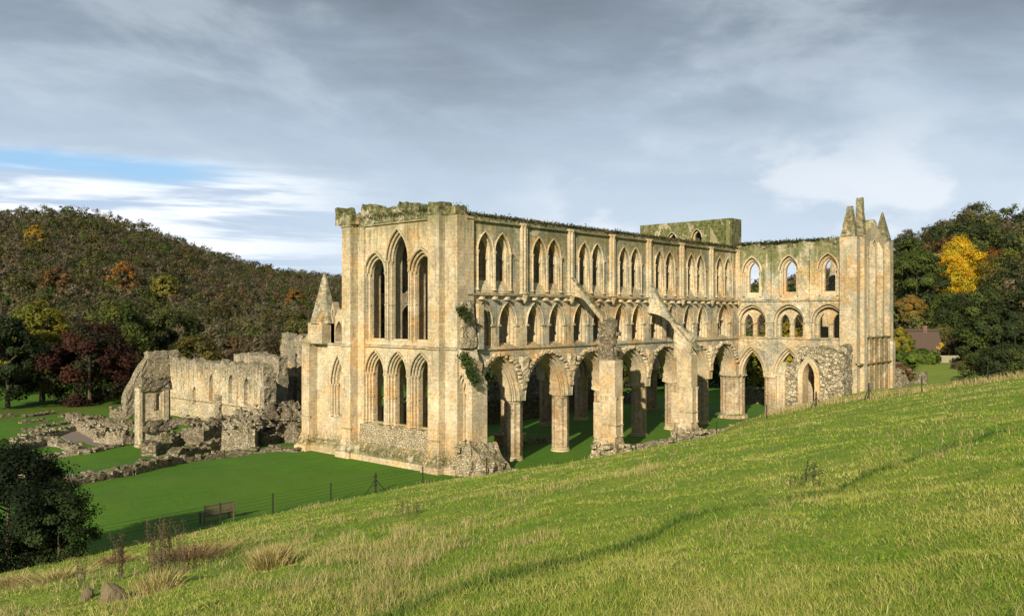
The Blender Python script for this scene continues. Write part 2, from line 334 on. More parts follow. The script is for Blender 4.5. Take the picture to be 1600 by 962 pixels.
# ------------------------------------------------------------------ terrain
def sst(a, b, x): t = np.clip((x-a)/(b-a), 0, 1); return t*t*(3-2*t)
RIDGE = [(-2500, 300, 460, 200), (-700, 322, 480, 200), (-200, 335, 480, 190), (0, 357, 470, 185), (110, 354, 470, 185), (180, 366, 470, 185), (240, 384, 480, 190), (330, 414, 520, 195),
         (420, 440, 560, 200), (520, 450, 640, 215), (620, 460, 640, 200), (800, 468, 640, 190), (1000, 470, 600, 180), (1200, 464, 500, 180), (1300, 450, 420, 180),
         (1395, 432, 330, 160), (1440, 416, 310, 155), (1490, 402, 290, 150), (1530, 388, 280, 150), (1600, 398, 280, 150), (1900, 375, 300, 150), (4000, 300, 300, 160)]
_ph = np.array([math.atan2(p[0]-800, FPX) for p in RIDGE]); _ry = np.array([p[1] for p in RIDGE]); _rd = np.array([p[2] for p in RIDGE]); _rf = np.array([p[3] for p in RIDGE])
def fbm2(x, y, s, seed=0):
    r = 0; a = 1; tot = 0
    for k in range(4):
        r = r+a*(np.sin(x*s*1.3+seed+k*1.7+1.9*np.sin(y*s*.9+k+seed))*np.cos(y*s*1.1-seed*.7+k*2.3+1.5*np.sin(x*s*.8-k))); tot += a; a *= .5; s = s*2.13
    return r/tot
def ground(x, y):
    x = np.asarray(x, float); y = np.asarray(y, float)
    sf = -.6-4.6*sst(-4, 2, x)
    z = np.minimum(.235*np.maximum(0, -y-.6), .55*np.maximum(0, sf-y))
    z = np.maximum(0, z-.85*np.exp(-((y+8.5)/5.5)**2)*sst(-7, 3, x)*(1-sst(17, 27, x)))
    z = z+.8*np.exp(-((x-41)**2/260+(y+15)**2/60))*(y < -4)*sst(-4, -9, y)
    far = sst(29, 40, x)*sst(-13.5, -18, y)
    z = z*(1-far)+far*3.2
    z = z-1.*sst(17, 30, y)-2.0*sst(70, 170, y)
    hill = sst(1, 5, z)*(1-sst(35, 60, x))*(x < 60)
    z = z+hill*(.16*fbm2(x, y, .35, 1)+.09*fbm2(x, y, 1.3, 4)+.035*fbm2(x, y, 4., 8))
    z = z+.28*fbm2(x, y*1.6, .13, 6)*(1-sst(0, .6, z))*sst(-.5, 2.5, y)*(1-sst(-4, -2.5, x)*(y < 17))
    # trodden path along the slope
    u_ = y-PATHY(x); z = z+(.12*np.tanh(-u_/.25)-.26*np.exp(-((u_-.15)/.3)**2))*np.exp(-(u_/2.2)**2)*(z > 1)*(x < 45)
    X = (x-CAM.x)*RT[0]+(y-CAM.y)*RT[1]; Y = (x-CAM.x)*FW[0]+(y-CAM.y)*FW[1]; r = np.hypot(X, Y); ph = np.arctan2(X, Y)
    ry = np.interp(ph, _ph, _ry); rd = np.interp(ph, _ph, _rd); rf = np.interp(ph, _ph, _rf)
    vm = sst(.425, .45, ph)*sst(76, 96, r)*(ph < 1.3); z = z*(1-vm)+vm*(3.3+1.1*sst(100, 135, r))
    zr = CAM.z+(YH-ry)/FPX*rd*np.cos(np.clip(ph, -.9, .9))
    fade = 1-sst(1.15, 1.5, np.abs(ph))
    t = np.clip((r-rf)/(rd-rf), 0, 1); t = t*(1-.25*(1-t)) 
    s_ = np.where(r > rd, 1+0*r, t)
    s_ = s_*fade
    z = z*(1-s_)+zr*s_+s_*(1-s_)*5*fbm2(x, y, .02, 2)-np.maximum(0, r-rd)*.03*fade
    return z
def PATHY(x): return -37.3-.2*(x+35)+.05*np.sin(x*.9)
def gz(x, y): return float(ground(x, y))
def P3(px, py, z):                        # a place on level z that the photo shows at px, py
    dv = (py-YH)/FPX; Y = (CAM.z-z)/dv; X = (px-800)/FPX*Y
    return Vector((CAM.x+RT[0]*X+FW[0]*Y, CAM.y+RT[1]*X+FW[1]*Y, z))
def PD(px, depth):
    X = (px-800)/FPX*depth; x = CAM.x+RT[0]*X+FW[0]*depth; y = CAM.y+RT[1]*X+FW[1]*depth
    return Vector((x, y, gz(x, y)))
nb_, nr_ = 560, 470
pa = np.concatenate([np.linspace(-1.2, .95, 430), np.linspace(.95, 2*PI-1.2, nb_-430+1)[1:-1]]); nb_ = len(pa)
rr = 1.2*(2600/1.2)**(np.linspace(0, 1, nr_)); rr = np.concatenate([[0.01], rr]); nr_ = len(rr)
A, Rr = np.meshgrid(pa, rr)
GX = CAM.x+Rr*(np.sin(A)*RT[0]+np.cos(A)*FW[0]); GY = CAM.y+Rr*(np.sin(A)*RT[1]+np.cos(A)*FW[1]); GZ = ground(GX, GY)
i_, j_ = np.meshgrid(np.arange(nr_-1), np.arange(nb_), indexing='ij'); j2 = (j_+1) % nb_
F = np.stack([i_*nb_+j_, i_*nb_+j2, (i_+1)*nb_+j2, (i_+1)*nb_+j_], -1).reshape(-1, 4)[:, ::-1]
m, t, b = mat('ground_turf')
P = t.new('ShaderNodeNewGeometry').outputs['Position']; x, y, z = t.sep(P)
n0 = t.noise(P, .07, 5, .6); n1 = t.noise(P, .35, 5, .6); n2 = t.noise(P, 2.2, 6, .65); n3 = t.noise(P, 14., 5, .7)
lawn = t.mix(n1, (.040, .138, .003), (.085, .215, .004)); lawn = t.mix(t.math('MULTIPLY', n3, .4), lawn, (.012, .045, .004)); nb2 = t.noise(P, 3.5, 5, .8); lawn = t.mix(t.math('MULTIPLY', t.ramp(nb2, .42, .62), .35), lawn, (.016, .055, .004)); lv = t.math('MULTIPLY', t.ramp(t.math('ADD', n0, t.math('MULTIPLY', nb2, .4)), .70, .80), .5); lawn = t.mix(lv, lawn, (.10, .11, .02)); lf = t.math('MULTIPLY', t.ramp(y, 62., 72.), t.math('MULTIPLY', t.ramp(y, 84., 76.), t.ramp(nb2, .35, .6))); lawn = t.mix(t.math('MULTIPLY', lf, .8), lawn, (.10, .05, .02)); na = t.noise(t.vmath('MULTIPLY', P, (.25, 2., 1)), 1.1, 6, .7); lawn = t.mix(t.math('MULTIPLY', t.ramp(na, .4, .65), .4), lawn, (.10, .195, .008)); lawn = t.mix(t.ramp(n0, .45, .65), lawn, (.065, .155, .005))
mead = t.mix(n2, (.08, .16, .014), (.24, .28, .04)); mead = t.mix(t.ramp(n1, .42, .62), mead, (.18, .24, .026)); mead = t.mix(t.math('MULTIPLY', t.ramp(n2, .56, .70), .55), mead, (.32, .25, .10))
mead = t.mix(t.math('MULTIPLY', t.ramp(n3, .55, .75), .45), mead, (.05, .085, .012))
pu = t.math('ABSOLUTE', t.math('ADD', t.math('ADD', y, 37.2), t.math('ADD', t.math('MULTIPLY', t.math('ADD', x, 35.), .2), t.math('MULTIPLY', t.math('SINE', t.math('MULTIPLY', x, .9)), -.05))))
mead = t.mix(t.math('MULTIPLY', t.ramp(t.math('ADD', pu, t.math('MULTIPLY', n2, .25)), .38, .2), 1.), mead, (.05, .035, .02))
hm = t.math('MULTIPLY', t.ramp(t.math('ADD', z, t.math('MULTIPLY', n2, .3)), .28, .55), t.math('LESS_THAN', y, 8.))
col = t.mix(hm, lawn, mead)
dist = t.vmath('LENGTH', t.vmath('SUBTRACT', P, tuple(CAM)))
wood = t.mix(n2, (.030, .026, .012), (.05, .06, .02)); wm = t.ramp(t.math('ADD', dist, t.math('MULTIPLY', n1, 40.)), 195, 215)
wm = t.math('MULTIPLY', wm, t.ramp(z, -1.5, 3.))
col = t.mix(wm, col, wood)
t.put(b.inputs['Base Color'], col); bump(t, b, t.math('ADD', n3, t.math('MULTIPLY', n2, 1.5)), .6, .08); M['ground'] = m
g = np_mesh('ground', np.stack([GX, GY, GZ], -1).reshape(-1, 3), F, None, 'ground', smooth=True); tag(g, kind='structure')

# ------------------------------------------------------------------ the abbey church
church = thing('abbey_church', (-1, 6.9, 0), 'roofless pale stone gothic abbey church with tall lancet windows and arcades on the lawn', 'church')
BAY = 6.0; ZS = 13.02; ZG = 8.9; TOP = 18.7; CAP = 4.72
def ragged(a0, a1, z, amp, step=.45, seed=0):
    n = max(2, int(abs(a1-a0)/step)); return [(a0+(a1-a0)*i/n, z+amp*(noise.noise(Vector(((a0+(a1-a0)*i/n)*.9, seed, z)))+.6*noise.noise(Vector(((a0+(a1-a0)*i/n)*3.1, seed, 5))))) for i in range(n+1)]
def mirror(fr, c):                                                # reflects the depth axis for the south side
    return lambda a, d, z: fr(a, 2*c-d, z)
def hood(mb, fr, cx, hw, zs, za, d, r=.09, drop=0, n=10):
    pts = arc(cx, hw, zs, za, n)
    if drop: pts = [(cx+hw, zs-drop)]+pts+[(cx-hw, zs-drop)]
    mb.tube([fr(a, d, z) for a, z in pts], r, 6)
def shaft(mb, fr, a, d, z0, z1, r=.09, cap=True, ring=None):
    x, y, _ = fr(a, d, 0); pr = [(z0, r*1.7), (z0+.12, r*1.7), (z0+.2, r), (z1-.28, r)]
    if ring: pr = pr[:3]+[(ring-.08, r), (ring-.05, r*1.6), (ring+.05, r*1.6), (ring+.08, r)]+pr[3:]
    if cap: pr += [(z1-.24, r*1.15), (z1-.06, r*1.9), (z1, r*2.)]
    mb.rings(x, y, pr, 8)
def ledge(mb, fr, a0, a1, z, d0, d1, h=.22):                      # string course with a sloped top
    vs = [fr(a, d, zz) for a in (a0, a1) for d, zz in ((d1, z-h), (d0, z-h*.6), (d0, z-h*.25), (d1, z+.03))]
    mb.add(vs, [(0, 1, 5, 4), (1, 2, 6, 5), (2, 3, 7, 6), (3, 0, 4, 7), (0, 3, 2, 1), (4, 5, 6, 7)])
def window_block(mb, fr, cx, orders, z0, sill=None, hwmax=None):
    """orders: list of (d0, d1, hw, zs, za, z0) ; each is a band between the hole (first entry) and its own opening"""
    H = orders[0]
    for (d0, d1, hw, zs, za, zb) in orders[1:]:
        mb.prism([(cx-H[2]+.003, H[5]+.003), (cx+H[2]-.003, H[5]+.003)]+arc(cx, H[2]-.003, H[3], H[4]-.003), [lancet(cx, hw, zb, zs, za)], d0, d1, fr)

def long_wall(fr, south=False):
    name = 'presbytery_wall'
    mb = MB(); nbay = 7
    pts = [(.7, CAP)]
    for k in range(nbay):
        c = BAY*k+BAY/2; hw = 2.72 if k else 2.3; cc = c if k else c+.3
        pts += [(cc-hw, CAP)]+[(a, z) for a, z in reversed(arc(cc, hw, CAP, 8.35, 12))][1:-1]+[(cc+hw, CAP)]
    pts += [(42.4, CAP)]
    # tidy duplicates
    out = []
    for p in pts:
        if not out or abs(p[0]-out[-1][0])+abs(p[1]-out[-1][1]) > .02: out.append(p)
    top = ragged(42.4, -.6, TOP, .10, .5, 3 if not south else 9)
    outer = out+top+[(-.6, 0), (.7, 0)] if not south else out+top+[(-.6, 0), (.7, 0)]
    holes = []; wins = []; gals = []
    for k in range(nbay):
        c = BAY*k+BAY/2 - (.35 if k == 0 else .1)
        for sg in (-1, 1):
            wc = c+sg*.93; holes.append(lancet(wc, .82, 13.25, 16.2, 17.5)); wins.append(wc)
        if k < 6:
            for sg in (-1, 1):
                gc = BAY*k+BAY/2-.15+sg*1.38; holes.append(lancet(gc, .98, 9.02, 10.7, 12.35)); gals.append((gc, .98, 12.35))
        else:
            gc = BAY*k+2.9; holes.append(lancet(gc, 1.35, 9.02, 10.7, 12.5)); gals.append((gc, 1.35, 12.5))
    slit = [(.0, 9.1), (.5, 9.1), (.5, 12.1), (.25, 12.4), (.0, 12.1)]
    holes.append(slit)
    mb.prism(outer, holes, .2, 2.2, fr)
    wall = mb.build(name, 'inner_shade' if south else 'wall', church)
    # windows of the upper storey
    for wc in wins:
        w = MB()
        window_block(w, fr, wc, [(0, 0, .82, 16.2, 17.5, 13.25), (.62, .8, .60, 16.1, 17.15, 14.0), (.42, .62, .70, 16.15, 17.32, 13.7)], 13.25)
        # sloped sill
        w.add([fr(wc-.8, .15, 13.05), fr(wc+.8, .15, 13.05), fr(wc+.8, .6, 14.0), fr(wc-.8, .6, 14.0), fr(wc-.8, .8, 14.0), fr(wc+.8, .8, 14.0), fr(wc-.8, .8, 13.05), fr(wc+.8, .8, 13.05)],
              [(0, 1, 2, 3), (3, 2, 5, 4), (0, 3, 4, 6), (1, 7, 5, 2), (0, 6, 7, 1), (4, 5, 7, 6)])
        hood(w, fr, wc, .88, 16.15, 17.62, .16, .075); hood(w, fr, wc, .74, 16.15, 17.4, .42, .06)
        for sg in (-1, 1): shaft(w, fr, wc+sg*.88, .12, 13.25, 16.2, .075)
        w.build('lancet_window', 'inner_shade' if south else 'dress', wall)
    for gc, hw, za in gals:
        w = MB(); window_block(w, fr, gc, [(0, 0, hw, 10.7, za, 9.02), (.65, 1.0, hw-.33, 10.7, za-.42, 9.25), (.38, .65, hw-.16, 10.7, za-.2, 9.12)], 9.02)
        hood(w, fr, gc, hw+.05, 10.7, za+.08, .17, .06)
        for sg in (-1, 1): w.box(*sorted((fr(gc+sg*(hw+.02)-.16, 0, 0)[0], fr(gc+sg*(hw+.02)+.16, 0, 0)[0])), *sorted((fr(0, .1, 0)[1], fr(0, .62, 0)[1])), 10.55, 10.68)
        if hw > 1.1:
            shaft(w, fr, gc, .8, 9.2, 11.0, .12); w.prism(lancet(gc, hw-.3, 10.8, 10.81, za-.4), [lancet(gc-.5, .36, 10.82, 10.83, 11.55), lancet(gc+.5, .36, 10.82, 10.83, 11.55)], .7, .95, fr)
        w.build('gallery_opening', 'inner_shade' if south else 'dress', wall)
    # arcade arches
    for k in range(nbay):
        cc = BAY*k+BAY/2+(.3 if k == 0 else 0); hw = 2.72 if k else 2.3; zk = 8.35
        a = MB()
        a.prism(band(cc, hw-.003, zk-.003, hw-.2, zk-.25, CAP), [], .5, 1.9, fr); a.prism(band(cc, hw-.205, zk-.255, hw-.4, zk-.5, CAP), [], .8, 1.6, fr)
        for dd, q, r in ((.24, 0, .07), (.5, .18, .07), (.62, .3, .05), (.8, .38, .07), (1.6, .38, .07), (1.9, .18, .07)): hood(a, fr, cc, hw-q, CAP, zk-q*1.3, dd, r)
        ar = a.build('arcade_arch', 'dress', wall)
        if not south:
            q = MB(); L = arc(cc, hw+.22, CAP+.9, zk+.12, 12)
            for i, (aa, zz) in enumerate(L):
                if zz < 6.3: continue
                for _ in range(2): q.stone(fr(aa+random.uniform(-.12, .12), .1, zz+random.uniform(-.08, .1)), (.24, .30, .2), 0, .25)
            q.build('broken_vault_ring', 'dress', wall)
            q = MB()
            if k < 6:
                xc = BAY*(k+1)
                q.rough(fr, xc-.2, xc+.2, .02, .35, 5.6, 8.2, .18, .09, 1.9, -1.0, k)
                q.build('vault_springer', 'dress', wall)
    # wall shafts between the bays, strings, corbels
    for k in range(1, 8):
        a = MB(); xk = BAY*k
        for da in (-.26, 0, .26): shaft(a, fr, xk+da, .08 if da else .0, 13.05, 18.5, .13, True)
        a.box(*sorted((fr(xk-.36, 0, 0)[0], fr(xk+.36, 0, 0)[0])), *sorted((fr(0, .1, 0)[1], fr(0, .25, 0)[1])), 13.05, 18.55)
        a.rings(*fr(xk, .08, 0)[:2], [(12.3, .08), (12.45, .2), (12.75, .3), (12.98, .42)], 8)
        a.build('wall_shaft', 'dress', wall)
    a = MB(); ledge(a, fr, -.4, 42., ZS, -.08, .25); ledge(a, fr, .8, 42., ZG, .06, .25, .16); ledge(a, fr, -.4, 42, 18.45, .0, .25, .2)
    a.build('string_course', 'wall', wall)
    if not south:
        for k in range(7):
            for q in (1.1, 2.5, 3.9, 5.2):
                a = MB(); xx = BAY*k+q; a.stone(fr(xx, .02, 12.68), (.26, .5, .22), 0, .1); a.build('corbel', 'dress', wall)
    return wall
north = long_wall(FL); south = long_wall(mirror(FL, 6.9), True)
def pier(x, y, h=CAP):
    lobe = lambda a: .86+.24*abs(math.cos(4*a))**.7+.03*math.cos(16*a)
    mb = MB(); mb.rings(x, y, [(.3, .64), (h-.25, .64)], 96, lobe, ph=.1)
    p = mb.build('pier', 'pier', church)
    c = MB(); c.rings(x, y, [(h-.30, .66), (h-.26, .72), (h-.2, .66), (h-.10, .72), (h-.04, .78), (h+.0, .78)], 32); c.build('capital', 'dress', p)
    c = MB(); c.rings(x, y, [(-.2, .84), (.14, .82), (.2, .76), (.3, .74), (.36, .68)], 32); c.build('pier_base', 'dress', p)
for yy in (1.22, 12.58):
    for k in range(1, 7): pier(BAY*k, yy)
# crossing piers: larger clusters
for yy in (1.2, 12.6):
    mb = MB(); mb.rings(42.9, yy, [(-.1, 1.6), (.35, 1.55), (.5, 1.25), (CAP-.4, 1.25), (CAP-.2, 1.3), (CAP, 1.5), (CAP+.1, 1.5)], 72, lambda a: 1+.08*abs(math.cos(7*a)))
    mb.build('crossing_pier', 'pier', church)
    mb = MB(); mb.box(42.42, 44.2, yy-1.0, yy+1.0, CAP+.1, 17.); mb.build('crossing_wall_stub', 'wall', church)

# ---- east front
ef = MB()
Cs = (9.6, 6.9, 4.2)
UP = [(9.6, 1.32, 9.35, 14.7, 16.35), (6.9, 1.36, 9.35, 15.6, 18.05), (4.2, 1.32, 9.35, 14.7, 16.35)]
LO = [(c, 1.2, 2.75, 6.75, 8.6) for c in Cs]
outer = [(.25, .0), (13.55, .0)]+ragged(13.55, .25, 18.62, .04, 1, 2)
ef.prism(outer, [lancet(*u) for u in UP]+[lancet(*u) for u in LO], -1.1, .6, FF)
front = ef.build('east_front', 'front', church)
for i, (c, hw, z0, zs, za) in enumerate(UP):
    w = MB(); window_block(w, FF, c, [(0, 0, hw, zs, za, z0), (-.88, -.66, hw-.2, zs, za-.26, z0+.08), (-.66, -.4, hw-.36, zs, za-.48, z0+.2)], z0)
    hood(w, FF, c, hw+.02, zs, za+.05, -1.12, .10, .0); hood(w, FF, c, hw-.16, zs, za-.2, -.9, .08); hood(w, FF, c, hw-.32, zs, za-.42, -.68, .07)
    for sg in (-1, 1):
        shaft(w, FF, c+sg*(hw-.1), -.98, z0, zs+.05, .085, ring=12.2); shaft(w, FF, c+sg*(hw-.27), -.74, z0+.1, zs, .085, ring=12.2)
    shaft(w, FF, c+.15, .3, z0+.0, zs-.1, .09)
    w.build('tall_lancet_window', 'dress', front)
for i, (c, hw, z0, zs, za) in enumerate(LO):
    w = MB(); window_block(w, FF, c, [(0, 0, hw, zs, za, z0), (-.9, -.72, hw-.16, zs, za-.2, z0+.05), (-.72, -.52, hw-.30, zs, za-.4, z0+.1), (-.52, -.2, hw-.44, zs, za-.6, z0+.15)], z0)
    for q, dd in ((-.02, -1.13), (.12, -.92), (.26, -.74), (.40, -.54)): hood(w, FF, c, hw-q, zs, za-q*1.25, dd, .08)
    for sg in (-1, 1):
        for q, dd in ((.08, -1.0), (.22, -.8), (.36, -.6)): shaft(w, FF, c+sg*(hw-q), dd, z0+.1, zs+.05, .085, ring=4.9)
    w.build('lower_window', 'dress', front)
for c in (8.25, 5.55):
    w = MB(); hood(w, FF, c, .16, 7.9, 8.75, -1.12, .06, .9); w.build('blind_niche', 'dress', front)
# turrets of the front (clasping buttresses)
for a0, a1, b0, b1, ztop in ((1.24, 2.4, .0, 1.24, 19.45), (11.5, 12.6, 12.6, 13.4, 20.2)):
    w = MB(); w.box(-2.04, -.9, a0, a1, .9, ztop-.8); w.box(-1.40, .3, min(b0, b1), max(b0, b1)+.002, .9, 18.6)
    if a0 > 5: w.box(-1.28, -1.0, 10.75, 11.5, .9, 18.6)
    else: w.box(-1.28, -1.0, 2.4, 2.75, .9, 18.6)
    tw = w.build('corner_turret', 'front', church)
    q = MB(); lo, hi = (min(a0, b0), max(a1, b1))
    if a0 < 5:
        q.rough(FF, 1.2, 2.42, -2.06, -.7, 18.65, 19.6, .3, .07, 1.4, .08, 3); q.rough(FF, .2, 1.3, -1.45, -.1, 18.6, 19.3, .3, .1, 1.4, .1, 13)
    else:
        q.rough(FF, 11.3, 13.5, -2.06, -.3, 18.65, lambda a, b: 19.5+.6*(a > 12.9)+.45*noise.noise(Vector((a*2, b, 0))), .3, .12, 1.4, 0, 5)
    q.build('turret_top', 'tower', tw)
    q = MB(); q.wedge(-2.5, -.8, a0-.35, a1+.35, -.3, .55, -2.45, -.8, a0-.32, a1+.32); q.wedge(-2.4, -.8, a0-.28, a1+.28, .55, 1.35, -2.06, -.8, a0-.02, a1+.02)
    q.wedge(-2.0, .3, min(b0, b1)-.3*(a0 < 5), max(b0, b1)+.3*(a0 > 5), -.3, .9, -1.6, .3, min(b0, b1), max(b0, b1)); ledge(q, FF, a0-.05, a1+.05, 2.35, -2.13, -2.0, .16); q.build('turret_plinth', 'front', tw)
w = MB(); ledge(w, FF, 2.4, 11.5, 9.06, -1.3, -1.08, .24); ledge(w, FF, 1.2, 2.44, 9.06, -2.17, -2.02, .24); ledge(w, FF, 11.46, 12.64, 9.06, -2.17, -2.02, .24); ledge(w, FF, .0, 1.24, 9.06, -1.53, -1.38, .24)
ledge(w, FF, 2.4, 11.5, 18.6, -1.28, -1.08, .2); ledge(w, FF, 11.46, 12.64, 18.6, -2.15, -2.02, .2); w.build('string_course', 'front', front)
w = MB()
for (a, b_, za, zb, x0) in ((2.4, 11.5, -.3, .45, -2.25),): w.wedge(x0, -1.05, a, b_, za, zb, x0+.04, -1.05, a, b_)
w.wedge(-2.12, -1.05, 2.4, 11.5, .45, 1.25, -1.45, -1.05, 2.4, 11.5)
w.build('plinth', 'front', front)
w = MB(); w.rough(FF, 2.7, 11.2, -1.36, -.9, 1.2, lambda a, b: 2.75+.25*noise.noise(Vector((a*1.3, 0, 2))), .25, .12, 1.5, 0, 2)
w.build('broken_window_sill', 'rublight', front)
w = MB(); w.rough(FF, 2.3, 11.4, -1.12, .45, 18.6, lambda a, b: 19.15+.07*(a-2.4)+.5*noise.noise(Vector((a*1.1, 3, 2)))+.5*(noise.noise(Vector((a*2.3, 1, 7))) > .1), .26, .13, 1.5, 0, 8)
for _ in range(14): w.stone((random.uniform(-.9, .3), random.uniform(2.5, 11.2), 19.45), (.4, .45, .35), 0)
w.build('ruined_parapet', 'tower', front)

# ---- south aisle end with the pinnacle
w = MB(); w.prism([(13.4, -.2), (17.2, -.2), (17.2, 9.0), (13.4, 9.0)], [lancet(14.35, .98, 2.9, 5.6, 8.1)], -1.15, .3, FF)
sa = w.build('aisle_end_wall', 'front', church)
w = MB(); window_block(w, FF, 14.35, [(0, 0, .98, 5.6, 8.1, 2.9), (-.95, -.75, .80, 5.6, 7.8, 3.), (-.75, -.5, .62, 5.6, 7.5, 3.05), (-.5, -.2, .1, 5.6, 6.8, 3.1)], 2.9)
for q, dd in ((-.02, -1.17), (.14, -.97), (.3, -.77)):
    hood(w, FF, 14.35, .98-q, 5.6, 8.1-q*1.3, dd, .08)
    for sg in (-1, 1): shaft(w, FF, 14.35+sg*(.94-max(q, .04)), dd+.12, 3., 5.65, .08)
w.build('blind_arch', 'dress', sa)
w = MB(); w.box(-2.0, -.9, 17.2, 18.25, .8, 9.0); w.wedge(-2.0, -.9, 17.2, 18.25, 9., 10.2, -1.2, -.9, 17.3, 18.1); w.wedge(-2.6, -.9, 16.9, 18.7, -.3, .4, -2.5, -.9, 17., 18.6); w.wedge(-2.45, -.9, 17.0, 18.5, .4, 1.5, -2.0, -.9, 17.2, 18.25)
ledge(w, FF, 17.1, 18.3, 2.9, -2.08, -1.95, .15); w.wedge(-2.2, -1.1, 13.3, 17.2, -.3, .9, -1.4, -1.1, 13.3, 17.2); w.box(-.9, 1.2, 17.2, 18.1, 0, 9.0); w.build('aisle_buttress', 'front', sa)
w = MB(); ledge(w, FF, 13.3, 17.2, 9.06, -1.3, -1.1, .22); ledge(w, FF, 17.1, 18.35, 9.06, -2.1, -1.95, .22); w.build('string_course', 'front', sa)
w = MB(); w.box(-1.85, .3, 15.55, 17.55, 9.0, 10.75)
w.prism([(13.5, 9.0), (15.55, 9.0), (15.55, 10.9), (15.2, 11.4), (14.9, 11.2), (14.5, 12.0), (14.1, 11.8), (13.5, 12.6)], [lancet(14.4, .5, 9.2, 9.9, 10.9)], -1.0, .2, FF)
tu = w.build('aisle_turret', 'front', sa)
w = MB()
w.rings(-.85, 16.55, [(10.7, 1.25), (10.9, 1.2), (14.95, .12), (15.05, .06)], 8, ph=PI/8)
w.build('pinnacle_spire', 'spire', sa)
w = MB()
w.prism([(15.0, 9.), (15.5, 9.), (15.5, 11.7), (15.25, 12.5), (15.0, 11.7)], [lancet(15.25, .13, 10.7, 11.5, 11.9)], -1.0, -.4, FF); w.build('gabled_niche', 'dress', sa)

# ---- stub of the north aisle wall
w = MB(); w.prism([(.25, 0), (.25, 9.1), (-.2, 8.9), (-.45, 8.1), (-.8, 7.9), (-.7, 7.2), (-1.25, 6.6), (-1.25, 2.2), (-1.25, 0)], [lancet(-.28, .62, 2.2, 5.7, 7.25)], -1.2, .4, FF)
st = w.build('broken_aisle_stub', 'front', church)
w = MB(); window_block(w, FF, -.28, [(0, 0, .62, 5.7, 7.25, 2.2), (-1.0, -.8, .46, 5.7, 6.95, 2.3), (-.8, -.6, .3, 5.7, 6.7, 2.3), (-.6, -.3, .02, 5.7, 6.2, 2.4)], 2.2)
for q, dd in ((0, -1.22), (.16, -1.), (.32, -.8)):
    hood(w, FF, -.28, .62-q, 5.7, 7.25-q*1.3, dd, .06)
    for sg in (-1, 1): shaft(w, FF, -.28+sg*(.6-max(q, .05)), dd+.1, 2.3, 5.75, .065, ring=4.1)
w.build('blind_arch', 'dress', st)
w = MB(); w.rough(FF, -1.6, .3, -1.75, .9, -.3, lambda a, b: 2.3+.5*noise.noise(Vector((a*2, b*2, 0))), .28, .2, 1.2, .25, 4)
w.rough(FF, -3.6, -1.2, -1.5, 1.3, -.3, lambda a, b: max(.3, 2.2+.95*(a+1.2))+.3*noise.noise(Vector((a*2, b*2, 4))), .28, .2, 1.2, .15, 6)
for _ in range(40): a = random.uniform(-3.9, 0); w.stone((random.uniform(-1.9, 1.2), a, max(.15, 2.0+.5*(a))), (.45, .4, .32))
w.build('fallen_rubble', 'rublight', st)
w = MB(); w.rough(FF, -.35, .5, -1.2, .3, 9.0, 12.4, .3, .16, 1.3, .3, 12); w.build('broken_edge', 'rublight', st)
w = MB(); w.box(.5, 1.05, -.32, .2, 8.9, 12.2); w.build('passage_jamb', 'wall', st)

